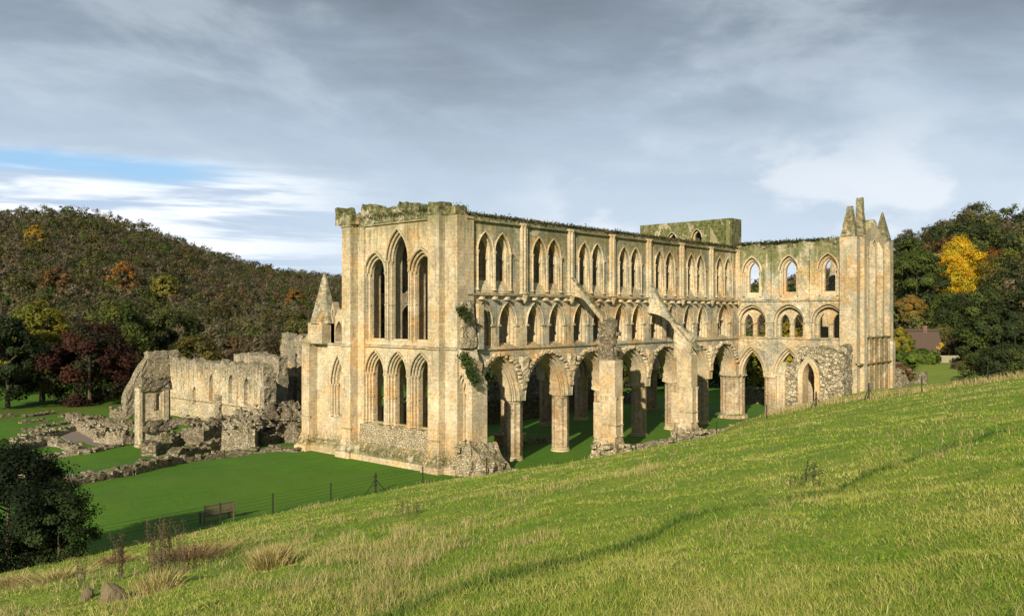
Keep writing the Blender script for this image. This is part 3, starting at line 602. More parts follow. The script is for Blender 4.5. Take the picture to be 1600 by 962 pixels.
# ---- flying buttresses
def fbut(t, ztop, kind):
    w = MB(); x0, x1 = t-.40, t+.68; y0, y1 = -4.6, -3.1
    w.box(x0, x1, y0, y1, 1.6, 7.8); w.box(x0-.12, x1+.12, y1-.3, y1+.5, 1.6, 4.4)
    w.wedge(x0-.3, x1+.3, y0-.3, y1+.2, -.4, .7, x0-.2, x1+.2, y0-.2, y1+.1); w.wedge(x0-.2, x1+.2, y0-.2, y1+.1, .7, 1.6, x0, x1, y0, y1)
    ledge(w, FL, x0-.02, x1+.02, 2.7, y0-.1, y0+.02, .18); ledge(w, FF, y0, y1, 2.7, x0-.1, x0+.02, .18)
    for a, d in ((x0+.1, y0+.02), (x0+.02, y1-.3), (x0+.02, y1-.75), (x1-.1, y0)): shaft(w, FL, a, d, 1.7, 4.9, .10)
    o = w.build('flying_buttress', 'front', church)
    q = MB(); q.rough(FL, x0+.05+.25*(not kind), x1-.05-.1*(not kind), y0+.1+.3*(not kind), y1+.35, 7.6, lambda a, b: ztop+(.9*(b-y0)/1.7 if kind else .35*noise.noise(Vector((a*2, b*2, 1)))), .28, .15, 1.5, .05, t)
    for _ in range(12): q.stone((random.uniform(x0, x1), random.uniform(y0, y1), random.uniform(7.4, ztop)), (.35, .35, .3), 0)
    q.build('rubble_upper_pier', 'rubdark' if not kind else 'front', o)
    # rubble base
    q = MB(); q.rough(FL, x0-.7, x1+.5, y0-.6, y1+.4, lambda a, b: -.5, lambda a, b: .75+.35*noise.noise(Vector((a, b, 3))), .28, .2, 1.3, .1, t+3)
    for _ in range(26): q.stone((random.uniform(x0-.9, x1+.8), random.uniform(y0-1., y1+.3), random.uniform(.1, 1.1)), (.42, .4, .3))
    q.build('rubble_footing', 'rublight', o)
    # the flyer: straight coping above, quarter arch below
    ys = np.linspace(-3.2, .25, 14); top = [(y, 14.75+(y-.25)*(14.75-ztop-.3)/3.4) for y in ys]
    und = [(y, ztop-1.9+3.9*math.sqrt(max(0, 1-((y-.25)/-3.9)**2))) for y in ys]; und = [(y, min(u, tt-.5)) for (y, u), (_, tt) in zip(und, top)]
    q = MB(); q.prism([(a, z) for a, z in und]+[(a, z) for a, z in reversed(top)], [], t-.1, t+.3, FF); q.build('flyer', 'wall', o)
    q = MB(); q.add([(t+.1+sx, y, z+dz_) for y, z in (top[0], top[-1]) for sx, dz_ in ((-.25, .0), (.25, .0), (.25, .08), (0, .18), (-.25, .08))], [(0, 1, 6, 5), (1, 2, 7, 6), (2, 3, 8, 7), (3, 4, 9, 8), (4, 0, 5, 9), (4, 3, 2, 1, 0), (5, 6, 7, 8, 9)])
    q.build('coping', 'tower', o)
    if kind:
        q = MB(); q.add([(t+sx, y, z+dz_) for y, z in ((y0-.6, ztop-1.5), (y1+.1, ztop+.75)) for sx, dz_ in ((-.4, .0), (.7, .0), (.7, .14), (-.4, .14))], [(0, 1, 5, 4), (1, 2, 6, 5), (2, 3, 7, 6), (3, 0, 4, 7), (3, 2, 1, 0), (4, 5, 6, 7)])
        q.build('weathering_slope', 'tower', o)
fbut(12, 11.0, 0); fbut(24, 9.6, 1)

# ---- crossing wall
w = MB(); w.prism([(1.0, 17.), (2.3, 10.), (2.3, 0), (2.3, 0)][:0]+[(1.0, 17.0), (1.5, 17.), (1.5, 16.8)]+[(a, z) for a, z in reversed(arc(6.95, 4.6, 10.5, 16.2, 12))]+[(12.4, 16.8), (13.0, 17.)]+ragged(13.0, 1.0, 22.15, .05, .8, 1), [lancet(8.6, .62, 18.7, 20.1, 21.0), lancet(5.35, .62, 18.7, 20.2, 21.15)], 42.3, 44.6, FF)
w.box(42.3, 44.6, .95, 1.5, 10., 17.); w.box(42.3, 44.6, 12.4, 13.0, 10, 17.)
cr_ = w.build('crossing_tower_wall', 'tower', church)
for c, za in ((8.6, 21.0), (5.35, 21.15)):
    w = MB(); window_block(w, FF, c, [(0, 0, .62, za-.9, za, 18.7), (42.6, 42.9, .45, za-.9, za-.25, 18.9)], 0); hood(w, FF, c, .66, za-.9, za+.05, 42.26, .07); w.build('tower_window', 'dress', cr_)
w = MB(); w.tube([(42.26, 1.9, 18.6), (42.26, 3.6, 21.6)], .09); w.tube([(42.26, 11.3, 18.4), (42.26, 9.9, 21.4)], .09); w.build('roof_scar', 'tower', cr_)
w = MB(); w.prism([(3.6, 18.2), (3.6, 21.7), (1.7, 18.2)], [], 42.22, 42.32, FF); w.build('plaster_patch', 'front', cr_)
w = MB(); w.prism([(10.2, 18.2), (11.7, 18.2), (10.2, 21.4)], [], 42.22, 42.32, FF); w.build('plaster_patch', 'front', cr_)
w = MB(); w.box(42.05, 42.35, 1.1, 1.55, 17.5, 21.9); w.build('tower_pilaster', 'trans', cr_)

# ---- north transept
BT = [(-1.42, 0), (-5.6, 0), (-9.75, 0)]
bot = [(.9, CAP)]
for c in (-1.3, -5.5, -9.7): bot += [(a, z) for a, z in arc(c, 1.72, CAP, 8.0, 12)]
bot += [(-12.0, CAP)]
w = MB(); holes = []
for c, _ in BT: holes += [lancet(c, 1.05, 13.3, 16.1, 17.6), lancet(c, 1.72, 9.0, 10.6, 12.5)]
w.prism([(-12., 0)]+ [(-11.45, 0), (-11.45, CAP)]+[(a, z) for a, z in reversed(bot[:-1])]+[(.9, CAP+.01)]+[(a, z) for a, z in ragged(.9, -12., 18.65, .28, .45, 12)], holes, 42.2, 43.9, FF)
te = w.build('transept_wall', 'trans', church)
for c, _ in BT:
    w = MB(); window_block(w, FF, c, [(0, 0, 1.05, 16.1, 17.6, 13.3), (42.75, 43.1, .56, 16.0, 17.1, 13.85), (42.5, 42.75, .78, 16.1, 17.3, 13.6)], 0)
    hood(w, FF, c, 1.1, 16.05, 17.75, 42.16, .10); hood(w, FF, c, .92, 16.05, 17.45, 42.44, .07)
    for sg in (-1, 1): shaft(w, FF, c+sg*.98, 42.32, 13.4, 16.1, .1)
    w.build('lancet_window', 'dress', te)
    w = MB(); window_block(w, FF, c, [(0, 0, 1.72, 10.6, 12.5, 9.0), (42.45, 42.7, 1.5, 10.6, 12.25, 9.02)], 0)
    w.prism(lancet(c, 1.6, 9.0, 10.6, 12.3), [lancet(c+.72, .5, 9.05, 10.5, 11.5), lancet(c-.72, .5, 9.05, 10.5, 11.5)], 42.95, 43.3, FF)
    hood(w, FF, c, 1.76, 10.6, 12.58, 42.17, .09); hood(w, FF, c, 1.56, 10.6, 12.3, 42.43, .08)
    for q in (-1.35, 0, 1.35): shaft(w, FF, c+q, 42.92, 9.05, 10.55, .13)
    w.build('gallery_opening', 'dress', te)
for c in (-1.3, -5.5, -9.7):
    w = MB(); w.prism(band(c, 1.717, 7.997, 1.5, 7.7, CAP), [], 42.45, 43.6, FF); w.prism(band(c, 1.497, 7.69, 1.28, 7.4, CAP), [], 42.7, 43.35, FF)
    for q, dd in ((-.1, 42.16), (.0, 42.22), (.2, 42.47), (.42, 42.72)): hood(w, FF, c, 1.72-q, CAP, 8.-q*1.3, dd, .08)
    w.build('arcade_arch', 'dress', te)
for y in (-3.4, -7.6):
    w = MB(); w.rings(43.0, y, [(-.2, 1.), (.3, .9), (.45, .74), (CAP-.35, .74), (CAP-.15, .8), (CAP, .92), (CAP+.02, .92)], 56, lambda a: 1+.1*abs(math.cos(5*a))); w.build('pier', 'pier', te)
    w = MB(); w.box(41.98, 42.3, y-.28, y+.28, 13.05, 18.6) if y > -8 else None; w.build('wall_shaft', 'trans', te)
w = MB(); ledge(w, FF, -11.5, .2, ZS, 42.0, 42.25, .24); ledge(w, FF, -11.5, .2, 8.95, 42.08, 42.25, .16); w.build('string_course', 'trans', te)
w = MB(); w.rough(FF, -11.4, .8, 42.25, 43.8, 18.55, lambda a, b: 18.95+.35*noise.noise(Vector((a*.8, 2, 9)))+.5*sst(-6, -10, a)*.6, .28, .14, 1.4, 0, 21); w.build('ruined_parapet', 'tower', te)
# north end of the transept
w = MB(); w.prism([(42.8, 1.), (50.6, 1.), (50.6, 19.2)]+[(49.9, 19.4), (49.2, 19.7), (48.8, 19.8), (48.5, 20.3), (47.7, 20.4), (47.2, 21.1), (46.6, 21.3), (46.2, 20.9), (45.7, 20.9), (45.3, 20.3), (44.6, 20.2), (44.2, 19.8), (43.2, 19.6), (42.8, 19.4)],
       [lancet(44.15, .9, 9.4, 17.2, 18.7), lancet(46.4, .9, 9.4, 17.6, 19.2), lancet(48.65, .9, 9.4, 17.2, 18.7)], -12.9, -11.4, FL)
ne = w.build('transept_end_wall', 'northend', church)
for c, za in ((44.15, 18.7), (46.4, 19.2), (48.65, 18.7)):
    w = MB(); window_block(w, FL, c, [(0, 0, .9, za-1.5, za, 9.4), (-12.5, -12.1, .62, za-1.5, za-.35, 9.7)], 0); hood(w, FL, c, .94, za-1.5, za+.06, -12.93, .09)
    for sg in (-1, 1): shaft(w, FL, c+sg*.84, -12.75, 9.5, za-1.45, .1, ring=13.2)
    w.build('tall_lancet_window', 'dress', ne)
for xx in (42.95, 45.2, 47.45, 49.7):
    w = MB(); w.box(xx, xx+.32, -13.45, -12.9, 9.2, 18.2); w.wedge(xx, xx+.32, -13.45, -12.9, 18.2, 19., xx+.1, xx+.22, -13.0, -12.9); w.build('window_pilaster', 'northend', ne)
w = MB(); w.box(42.8, 50.6, -13.15, -12.9, 1.5, 9.2)
for xx in (44.1, 45.6, 47.1, 48.7): w.box(xx, xx+.7, -13.28, -13.1, 1.5, 9.1)
ledge(w, FL, 42.8, 50.4, 9.25, -13.35, -12.9, .25); ledge(w, FL, 41.2, 51.6, 6.6, -13.42, -12.9, .2); w.build('lower_wall_face', 'lowerend', ne)
w = MB(); w.box(41.2, 42.85, -13.0, -11.3, .5, 19.2); w.box(42.2, 43.0, -13.4, -12.9, .5, 19.4)
tt = w.build('corner_turret', 'northend', church)
q = MB(); q.rough(FF, -12.85, -11.35, 41.25, 42.4, 19.2, lambda a, b: 22.3, .3, .07, 1.4, .68, 33); q.rough(FF, -13.3, -12.4, 42.1, 43.0, 19.3, lambda a, b: 23.1+.2*noise.noise(Vector((a*3, b*3, 0))), .25, .08, 1.4, .38, 36)
q.build('broken_pinnacle', 'spire', tt)
w = MB(); w.box(50.2, 51.6, -13.2, -11.2, .5, 19.3); w.box(50.6, 51.5, -13.45, -13.1, .5, 8.6); t2 = w.build('corner_turret', 'northend', church)
q = MB(); q.rings(50.9, -12.3, [(19.2, 1.1), (19.5, 1.0), (22.4, .12), (22.5, .06)], 4, ph=PI/4); q.build('pinnacle_spire', 'spire', t2)
w = MB(); w.wedge(40.9, 43., -12.2, -11.1, 0, 8.4, 41.6, 43., -12.0, -11.15); w.build('grey_battered_pier', 'wall', tt)
# west wall of the transept, seen through the windows
w = MB(); w.prism([(-12., 0), (-5.2, 0), (-5.2, 9), (-5.6, 12), (-6.4, 15), (-6.6, 18), (-12, 18.6)], [lancet(-9.4, .8, 13.3, 16, 17.4), lancet(-9.4, 1.2, 3, 6, 8)], 51.2, 52.4, FF); w.build('transept_wall', 'wall', church)
# chapel ruin in front of the transept arcade
w = MB(); w.rough(FF, -8.35, -6.9, 38.5, 39.7, 0, lambda a, b: 6.3+1.6*sst(-7.1, -8.3, a)+.3*noise.noise(Vector((a*1.4, b, 0))), .26, .10, 1.3, 0, 41)
w.rough(FF, -12.7, -10.2, 38.5, 39.7, 1.0, lambda a, b: 8.2-.5*sst(-10.5, -12.5, a)+.35*noise.noise(Vector((a*1.4, b, 6))), .26, .10, 1.3, 0, 43)
w.rough(FF, -10.4, -8.2, 38.55, 39.65, 6.9, lambda a, b: 8.25+.25*noise.noise(Vector((a*1.4, b, 6))), .26, .09, 1.3, 0, 45)
w.rough(FF, -12.6, -11.6, 39.6, 42.2, 1.2, lambda a, b: 8.3+.4*noise.noise(Vector((a, b, 6))), .35, .12, 1.2, 0, 47)
ch = w.build('chapel_ruin', 'chapel', church)
w = MB(); w.prism(band(-9.3, 1.1, 7.35, .60, 6.65, 5.2, 1.0), [], 38.3, 39.75, FF); hood(w, FF, -9.3, .98, 5.2, 7.15, 38.28, .1, 3.2); hood(w, FF, -9.3, .70, 5.2, 6.8, 38.3, .07, 3.2); w.build('pointed_doorway', 'dress', ch)
w = MB(); w.box(38.2, 39.5, -6.9, -5.9, -.5, 5.4); w.wedge(38.2, 39.5, -6.9, -5.9, 5.4, 6.6, 38.9, 39.5, -6.8, -6.1); w.rings(38.2, -6.2, [(-.3, .22), (4.9, .2), (5.2, .26)], 10); w.build('chapel_buttress', 'front', ch)
w = MB()
for _ in range(70): w.stone((random.uniform(36.8, 38.3), random.uniform(-10.5, -5.2), 0), (.4, .38, .3))
w.v = [(x, y, z+gz(x, y)+.1) for x, y, z in w.v]; w.build('fallen_rubble', 'rublight', ch)

# ------------------------------------------------------------------ vegetation
def leaf_tris(C, size, rng, nrm=None, loose=.75):
    n = len(C); q = rng.normal(size=(n, 3)); q /= np.linalg.norm(q, axis=1)[:, None]
    if nrm is not None: q = nrm+q*loose; q /= np.linalg.norm(q, axis=1)[:, None]+1e-9
    r_ = rng.normal(size=(n, 3)); a = np.cross(q, r_); a /= np.linalg.norm(a, axis=1)[:, None]+1e-9; b_ = np.cross(q, a)
    s = size*(.6+.8*rng.random((n, 1))); V = np.stack([C-a*s*.6, C+a*s*.6-b_*s*.25, C+b_*s*.75], 1).reshape(-1, 3)
    return V, np.arange(n*3).reshape(-1, 3)
def crown_pts(rng, c, r, h, nclump, nleaf, shape='round', irr=.25):
    """leaf positions in clumps through the volume of a crown; returns points and clump index"""
    u = rng.random(nclump); th = rng.random(nclump)*2*PI; rad = .45+.55*rng.random(nclump)**.5
    zz = -.85+1.85*rng.random(nclump)
    if shape == 'poplar': pr = np.clip(1-np.abs(zz)**2.4, .05, 1)*np.where(zz > .2, 1-.45*(zz-.2), 1); rad = rng.random(nclump)**.5; irr = .12
    elif shape == 'cone': pr = np.clip((1-(zz+1)/2), .05, 1)**.75*1.15
    elif shape == 'tall': pr = np.sqrt(np.clip(1-zz**2, .06, 1))*np.where(zz > 0, 1-.35*zz, 1)
    else: pr = np.sqrt(np.clip(1-zz**2, .04, 1))
    pr = pr*(1+irr*np.sin(3*th+zz*4+rng.random()*6)*.6)*rad
    cc = np.stack([pr*np.cos(th)*r, pr*np.sin(th)*r, zz*h/2*(1+irr*.4*np.sin(2*th))], 1)
    k = rng.integers(0, nclump, nleaf); cs = r*(.25 if nclump > 40 else .38)*(.6+.8*rng.random(nclump))
    dv = rng.normal(size=(nleaf, 3)); dv /= np.linalg.norm(dv, axis=1)[:, None]; dv *= (rng.random((nleaf, 1))**.45); dv[:, 2] *= .75
    pp = cc[k]+dv*cs[k][:, None]; o_ = pp/np.array((r, r, h/2)); o_ /= np.linalg.norm(o_, axis=1)[:, None]+1e-9; crown_pts.n = dv/(np.linalg.norm(dv, axis=1)[:, None]+1e-9)*.8+o_*.7+np.array((0, 0, .25)); return pp+np.array(c), k
def tints(rng, k, ncl, cols, var=.25):
    cols = np.array(cols); pick = rng.integers(0, len(cols), ncl); base = cols[pick]*(1+var*(rng.random((ncl, 1))*2-1)); l = base[k]*(1+.18*(rng.random((len(k), 1))*2-1)); return l
GREEN = [(.055, .085, .018), (.07, .10, .02), (.09, .115, .024)]
DARK = [(.034, .052, .017), (.042, .062, .02), (.05, .066, .02)]
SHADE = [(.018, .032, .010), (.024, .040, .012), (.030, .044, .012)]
OLIVE = [(.10, .102, .03), (.09, .098, .028), (.115, .105, .03)]
BROWN = [(.125, .104, .058), (.13, .10, .056), (.115, .102, .058), (.155, .132, .085)]
YELLOW = [(.62, .42, .02), (.54, .33, .015), (.45, .38, .03)]
YGREEN = [(.17, .17, .02), (.12, .15, .02), (.24, .20, .02)]
RED = [(.045, .016, .011), (.06, .022, .012), (.035, .015, .011), (.03, .03, .012)]
ORANGE = [(.26, .12, .02), (.20, .09, .02), (.22, .14, .03)]
RUST = [(.15, .088, .032), (.13, .08, .035)]
def tree(label, pos, h, r, cols, nleaf=6000, lsz=.35, shape='round', cb_=.15, group=None, name='tree', trunk=None, nclump=70, seed=0, cat='tree', sc=None):
    rng = np.random.default_rng(seed+int(abs(pos[0])*13+abs(pos[1])*7)); z0 = pos[2] if len(pos) > 2 else gz(pos[0], pos[1])
    root = thing(name, (pos[0], pos[1], min(z0, gz(pos[0], pos[1]))), label, cat, group)
    ch_ = h*(1-cb_); c = (pos[0], pos[1], z0+h*cb_+ch_/2)
    w = MB(); zg = min(z0, gz(pos[0], pos[1])); tr = trunk or max(.08, h*.022); bend = rng.normal(size=2)*h*.02
    tp = [(pos[0]+bend[0]*f*f, pos[1]+bend[1]*f*f, zg-.3+(h*.82+.3+z0-zg)*f) for f in np.linspace(0, 1, 6)]
    w.tube(tp, [tr*1.5, tr, tr*.8, tr*.6, tr*.4, tr*.15], 7)
    for i in range(9):
        f = .22+.6*i/9; a = rng.random()*6.28; b0 = np.array(tp[2])*(1-f)+np.array(tp[5])*f if f > .4 else np.array((pos[0], pos[1], z0+h*.82*f)); L = r*(.75-.3*f)
        w.tube([tuple(b0), tuple(b0+np.array((math.cos(a)*L*.5, math.sin(a)*L*.5, L*.35))), tuple(b0+np.array((math.cos(a)*L, math.sin(a)*L, L*.95)))], [tr*.42, tr*.26, tr*.08], 5)
    w.build('trunk', 'bark', root)
    p, k = crown_pts(rng, c, r, ch_, nclump, nleaf, shape); V, Fc = leaf_tris(p, lsz, rng, crown_pts.n); T = np.repeat(tints(rng, k, nclump, cols), 3, 0)
    np_mesh('crown', V, Fc, T, 'leaf', root); return root

def wood_mass(name, label, pts, hr, cols_w, nleaf, lsz, seed=1):
    rng = np.random.default_rng(seed); VV = []; TT = []
    for (x, y), (h, r) in zip(pts, hr):
        z0 = gz(x, y); ci = rng.choice(len(cols_w), p=[c[1] for c in cols_w]); cols = cols_w[ci][0]
        p, k = crown_pts(rng, (x, y, z0+h*.58), r, h*.85, 16, nleaf, 'round', .3); V, _ = leaf_tris(p, lsz, rng, crown_pts.n, .3); VV.append(V); tc = tints(rng, k, 16, cols, .10)*(.75+.5*rng.random()); TT.append(np.repeat(tc, 3, 0))
    V = np.concatenate(VV); o = np_mesh(name, V, np.arange(len(V)).reshape(-1, 3), np.concatenate(TT), 'leaf'); tag(o, label, 'woodland', kind='stuff'); return o
def scatter(px0, px1, n, rmin, rmax, seed, cond=lambda x, y, r: True, mind=5.5):
    rng = np.random.default_rng(seed); out = []; grid = {}; tries = 0
    while len(out) < n and tries < n*25:
        tries += 1; px = rng.uniform(px0, px1); ph = math.atan2(px-800, FPX); r = math.sqrt(rng.uniform(rmin**2, rmax**2))
        x = CAM.x+r*(math.sin(ph)*RT[0]+math.cos(ph)*FW[0]); y = CAM.y+r*(math.sin(ph)*RT[1]+math.cos(ph)*FW[1])
        rd = np.interp(ph, _ph, _rd); rf = np.interp(ph, _ph, _rf)
        if r < rf-5 or r > rd+12 or not cond(x, y, r): continue
        g_ = (int(x/mind), int(y/mind))
        if any((g_[0]+a, g_[1]+b) in grid and math.hypot(grid[(g_[0]+a, g_[1]+b)][0]-x, grid[(g_[0]+a, g_[1]+b)][1]-y) < mind for a in (-1, 0, 1) for b in (-1, 0, 1)): continue
        grid[g_] = (x, y); out.append((x, y))
    return out
mixL = [(BROWN, .52), (DARK, .08), (OLIVE, .22), (GREEN, .11), (RUST, .04), (OLIVE, .03)]
pts = scatter(-250, 640, 3600, 180, 700, 3, mind=4.3); rg = np.random.default_rng(5)
hr = [(rg.uniform(7, 11.5), rg.uniform(2.8, 5.0)) for _ in pts]
wood_mass('hillside_wood', 'brown and olive autumn wood covering the long hill left of the church', pts, hr, mixL, 380, .55, 3)
pts = scatter(600, 1340, 900, 220, 830, 8, mind=8); hr = [(rg.uniform(8, 13), rg.uniform(4, 6)) for _ in pts]
wood_mass('distant_wood', 'dark distant wood seen through the church windows', pts, hr, mixL, 130, 1.3, 8)
mixR = [(DARK, .40), ([(.07, .09, .022), (.085, .10, .026)], .24), (BROWN, .14), (OLIVE, .16), (RUST, .06)]
pts = scatter(1340, 1900, 620, 150, 300, 11, mind=5, cond=lambda x, y, r: not (r < 238 and abs(math.atan2((x-CAM.x)*RT[0]+(y-CAM.y)*RT[1], (x-CAM.x)*FW[0]+(y-CAM.y)*FW[1])-.487) < .050)); hr = [(rg.uniform(9, 14), rg.uniform(4, 6.)) for _ in pts]
wood_mass('steep_wood', 'dark green wood climbing the hill to the right of the church', pts, hr, mixR, 900, .5, 11)

# trees that can be told apart: left
def at(px, depth): p = PD(px, depth); return (p.x, p.y)
tree('tall dark green tree with a dark trunk at the left edge of the lawn', at(12, 112), 11.5, 4.8, SHADE, 14000, .32, 'tall', .12, seed=1)
tree('yellow green tree turning gold at its top, left of the dark red tree', at(66, 122), 14.5, 5.2, YGREEN, 16000, .32, 'tall', .08, seed=2)
tree('low dark red copper beech spreading beside the yellow green tree', at(140, 118), 10.8, 6.2, RED, 20000, .30, 'round', .0, seed=3)
tree('broad green tree with a yellow crest behind the dark red tree', at(185, 135), 14, 6.2, GREEN+[(.09, .10, .018)], 16000, .34, 'round', .05, seed=4)
tree('rounded olive tree behind the left end of the ruined refectory', at(268, 142), 13, 5.4, [(.07, .085, .02), (.06, .07, .018)], 14000, .34, 'round', .03, seed=5)
tree('low golden olive tree behind the refectory wall top', at(305, 134), 8.5, 4.6, [(.12, .10, .02), (.09, .085, .02)], 10000, .34, 'round', .03, seed=6)
tree('dark green tree between the yellow green tree and the far left tree', at(32, 140), 13, 6, SHADE, 10000, .36, 'round', .05, seed=7)
tree('large dark tree in shade between the copper beech and the broad green tree', at(225, 150), 12, 6, SHADE, 10000, .36, 'round', .05, seed=17)
tree('small brown tree right of the golden olive tree', at(365, 165), 8, 5, RUST+BROWN, 7000, .36, 'round', .05, seed=8)
tree('slim yellow green tree left of the stone spire', at(468, 185), 14, 4.2, OLIVE+[(.15, .13, .02)], 8000, .36, 'tall', .05, seed=9)
for px, dd, hh, cc, lb in ((0, 468, 14, DARK, 'dark tree on the skyline at the left edge of the hill'), (38, 470, 13, BROWN, 'brown tree on the skyline at the top of the hill, left of the bare one'), (68, 468, 14, [(.06, .06, .05)], 'thin bare tree standing on the skyline of the hill'), (118, 470, 13, GREEN, 'green tree at the very top of the hill'), (232, 475, 12, DARK, 'dark pine on the falling skyline of the hill'),
                       (418, 560, 12, ORANGE, 'small orange tree on the lower skyline of the hill')):
    tree(lb, at(px, dd), hh, 5.5 if hh > 12 else 4.5, cc, 900 if 'bare' in lb else 2500, .7, 'round', .15, seed=px)
for px, dd, cc, lb in ((56, 330, [(.30, .20, .03)], 'small golden tree high in the hillside wood at the left'), (192, 262, [(.26, .13, .03)], 'small orange tree in the middle of the hillside wood'), (257, 262, [(.18, .17, .03)], 'yellow green tree in the hillside wood right of the orange one'), (90, 235, RUST, 'rusty orange tree low in the hillside wood behind the yellow green tree'), (460, 330, ORANGE, 'orange tree in the wood left of the church front')):
    p = at(px, dd); tree(lb, (p[0], p[1], gz(*p)+4), 9.5, 4.2, cc, 3000, .6, 'round', .05, seed=px)
# right
def T(lb, px, dd, ytop, h, r, cc, n=12000, ls=.32, shape='round', **k):
    x, y = at(px, dd); zt = CAM.z+(YH-ytop)/FPX*dd; tree(lb, (x, y, zt-h), h, r, cc, n, ls, shape, .05, seed=px, **k)
T('bright golden yellow poplar glowing on the slope above the cottages', 1499, 185, 374, 14., 6.0, YELLOW, 42000, .22, 'poplar', nclump=190)
for px, dd, yt, h, r, cc, lb in (
    (1432, 160, 392, 8, 4.4, GREEN, 'green tree just right of the transept high above the thatched roof'), (1415, 175, 375, 9, 4.5, DARK+GREEN, 'dark green tree high against the transept end'), (1422, 150, 462, 5, 2.3, [(.24, .15, .03), (.18, .13, .03)], 'small golden brown tree left of the yellow poplar'),
    (1555, 195, 392, 11, 5., ORANGE, 'rusty orange tree to the right of the yellow poplar'), (1575, 178, 395, 12, 6, YGREEN[:2]+OLIVE, 'light green tree with yellow tips near the right edge'), (1480, 165, 462, 8, 5, GREEN, 'broad green tree below the yellow poplar'),
    (1535, 150, 455, 9, 6., GREEN+DARK, 'large dark green tree in front of the right hill'), (1592, 140, 455, 11, 6, DARK+GREEN, 'dark green tree at the right edge beyond the fence'), (1445, 178, 425, 8, 5, DARK, 'dark green tree left below the yellow poplar'),
    (1430, 122, 548, 2.2, 3.0, [(.10, .15, .02), (.08, .12, .02)], 'yellow green garden shrub before the thatched cottage'), (1408, 122, 516, 3.5, 1.5, YGREEN, 'small yellow green tree between the two cottages'), (1475, 146, 512, 5, 2.8, OLIVE, 'olive garden tree right of the thatched roof'),
    (1458, 132, 534, 3., 1.8, YELLOW+YGREEN, 'low yellow shrub at the right end of the thatched roof'), (1512, 128, 520, 6, 3.0, [(.09, .06, .03), (.06, .06, .02)], 'brownish bush right of the wooden garden fence'),
    (1545, 120, 498, 8., 4.4, GREEN+DARK, 'dense green tree just beyond the field fence at the right'), (1600, 114, 500, 8, 4.5, DARK, 'dark tree cut by the right edge of the picture'),
    (1524, 272, 322, 14, 6.5, DARK+BROWN, 'round dark tree on the skyline of the right hill'), (1573, 272, 328, 11, 4.5, [(.07, .06, .045)], 'thin bare tree on the skyline of the right hill'), (1478, 285, 345, 12, 5.5, BROWN+DARK, 'brown tree on the skyline above the yellow poplar'), (1418, 318, 362, 12, 5, BROWN, 'brown tree on the skyline just right of the transept')):
    T(lb, px, dd, yt, h, r, cc, 1500 if 'bare' in lb else (12000 if dd < 200 else 5000), .32 if dd < 200 else .5)
for px, dd, yt, h, r, cc, lb in ((1535, 96, 552, 3.6, 2.4, GREEN, 'dark round bush close beyond the field fence'), (1575, 92, 540, 4, 2.6, DARK, 'tall dark bush beyond the last fence posts'), (1612, 90, 536, 4, 2.6, GREEN, 'bush at the right edge beyond the field fence'), (1405, 104, 572, 1.8, 1.6, RUST, 'low rusty shrub beside the end of the church'), (1508, 112, 566, 1.8, 1.6, RUST+BROWN, 'low reddish shrub right of the paling fence')):
    T(lb, px, dd, yt, h, r, cc, 7000, .2, name='bush', cat='bush')
for i, (px, dd, h, cc) in enumerate(((640, 150, 9, DARK), (700, 140, 10, RUST), (745, 150, 9, GREEN), (790, 135, 10, DARK), (840, 150, 10, BROWN), (880, 138, 9, GREEN), (930, 150, 10, DARK), (985, 142, 9, OLIVE), (1030, 150, 9, DARK), (1080, 140, 9, GREEN), (1125, 150, 9, BROWN), (1165, 138, 8, GREEN), (1205, 132, 9, YGREEN), (1235, 140, 9, [(.2, .15, .02)]), (1270, 130, 9, DARK), (1310, 145, 9, GREEN), (1350, 150, 10, DARK), (560, 150, 9, BROWN))):
    p = at(px, dd); tree('part hidden tree standing beyond the arches and walls of the church', p, h, 5.5, cc, 3000, .5, 'round', .02, seed=px, group='trees glimpsed through the arches')
# near bush
p = at(12, 35.5)
tree('large dark green bush at the left edge in front of the lawn', (p[0], p[1], gz(*p)-.2), 5.1, 2.7, [(.012, .024, .007), (.018, .031, .009)], 70000, .085, 'round', .0, name='bush', nclump=150, seed=40, cat='bush', trunk=.12)
p = at(92, 35.2); tree('smaller feathery green bush at the right side of the large dark bush', (p[0], p[1], gz(*p)-.2), 3.3, 1.5, [(.035, .055, .014), (.025, .045, .012)], 9000, .09, 'round', .0, name='bush', nclump=80, seed=41, cat='bush', trunk=.05)

# plants rooted on the masonry
def clump(name, fr_pts, n, sz, cols, parent=None, seed=0, spread=.25, label=None):
    rng = np.random.default_rng(seed); k = rng.integers(0, len(fr_pts), n); C = np.array(fr_pts)[k]+rng.normal(size=(n, 3))*np.array((spread, spread, spread*.7))
    V, Fc = leaf_tris(C, sz, rng); T = np.repeat(tints(rng, k, len(fr_pts), cols), 3, 0); return np_mesh(name, V, Fc, T, 'leaf', parent)
tp = [(x, y, 18.78) for x in np.arange(-.5, 42, .35) for y in (.35, .9, 1.5)]
o = clump('wall_top_plants', tp, 26000, .11, [(.06, .065, .02), (.10, .085, .035), (.045, .055, .015), (.13, .11, .06)], north, 3, .15); tag(o, kind='stuff')
o = clump('wall_top_plants', [(x, y, 18.8) for x in np.arange(-.5, 42, .5) for y in (12.3, 13.4)], 8000, .11, [(.06, .065, .02), (.10, .085, .035)], south, 4, .15); tag(o, kind='stuff')
o = clump('wall_top_plants', [(x, y, 19.2) for x in (-1, -.5, 0) for y in np.arange(.6, 13.4, .35)], 7000, .10, [(.06, .07, .015), (.09, .09, .025)], front, 5, .18); tag(o, kind='stuff')
o = clump('wall_top_plants', [(42.6+q, y, 19.1) for q in (0, .8) for y in np.arange(-11.3, .5, .35)], 6000, .13, [(.06, .075, .015), (.05, .06, .015)], te, 6, .2); tag(o, kind='stuff')
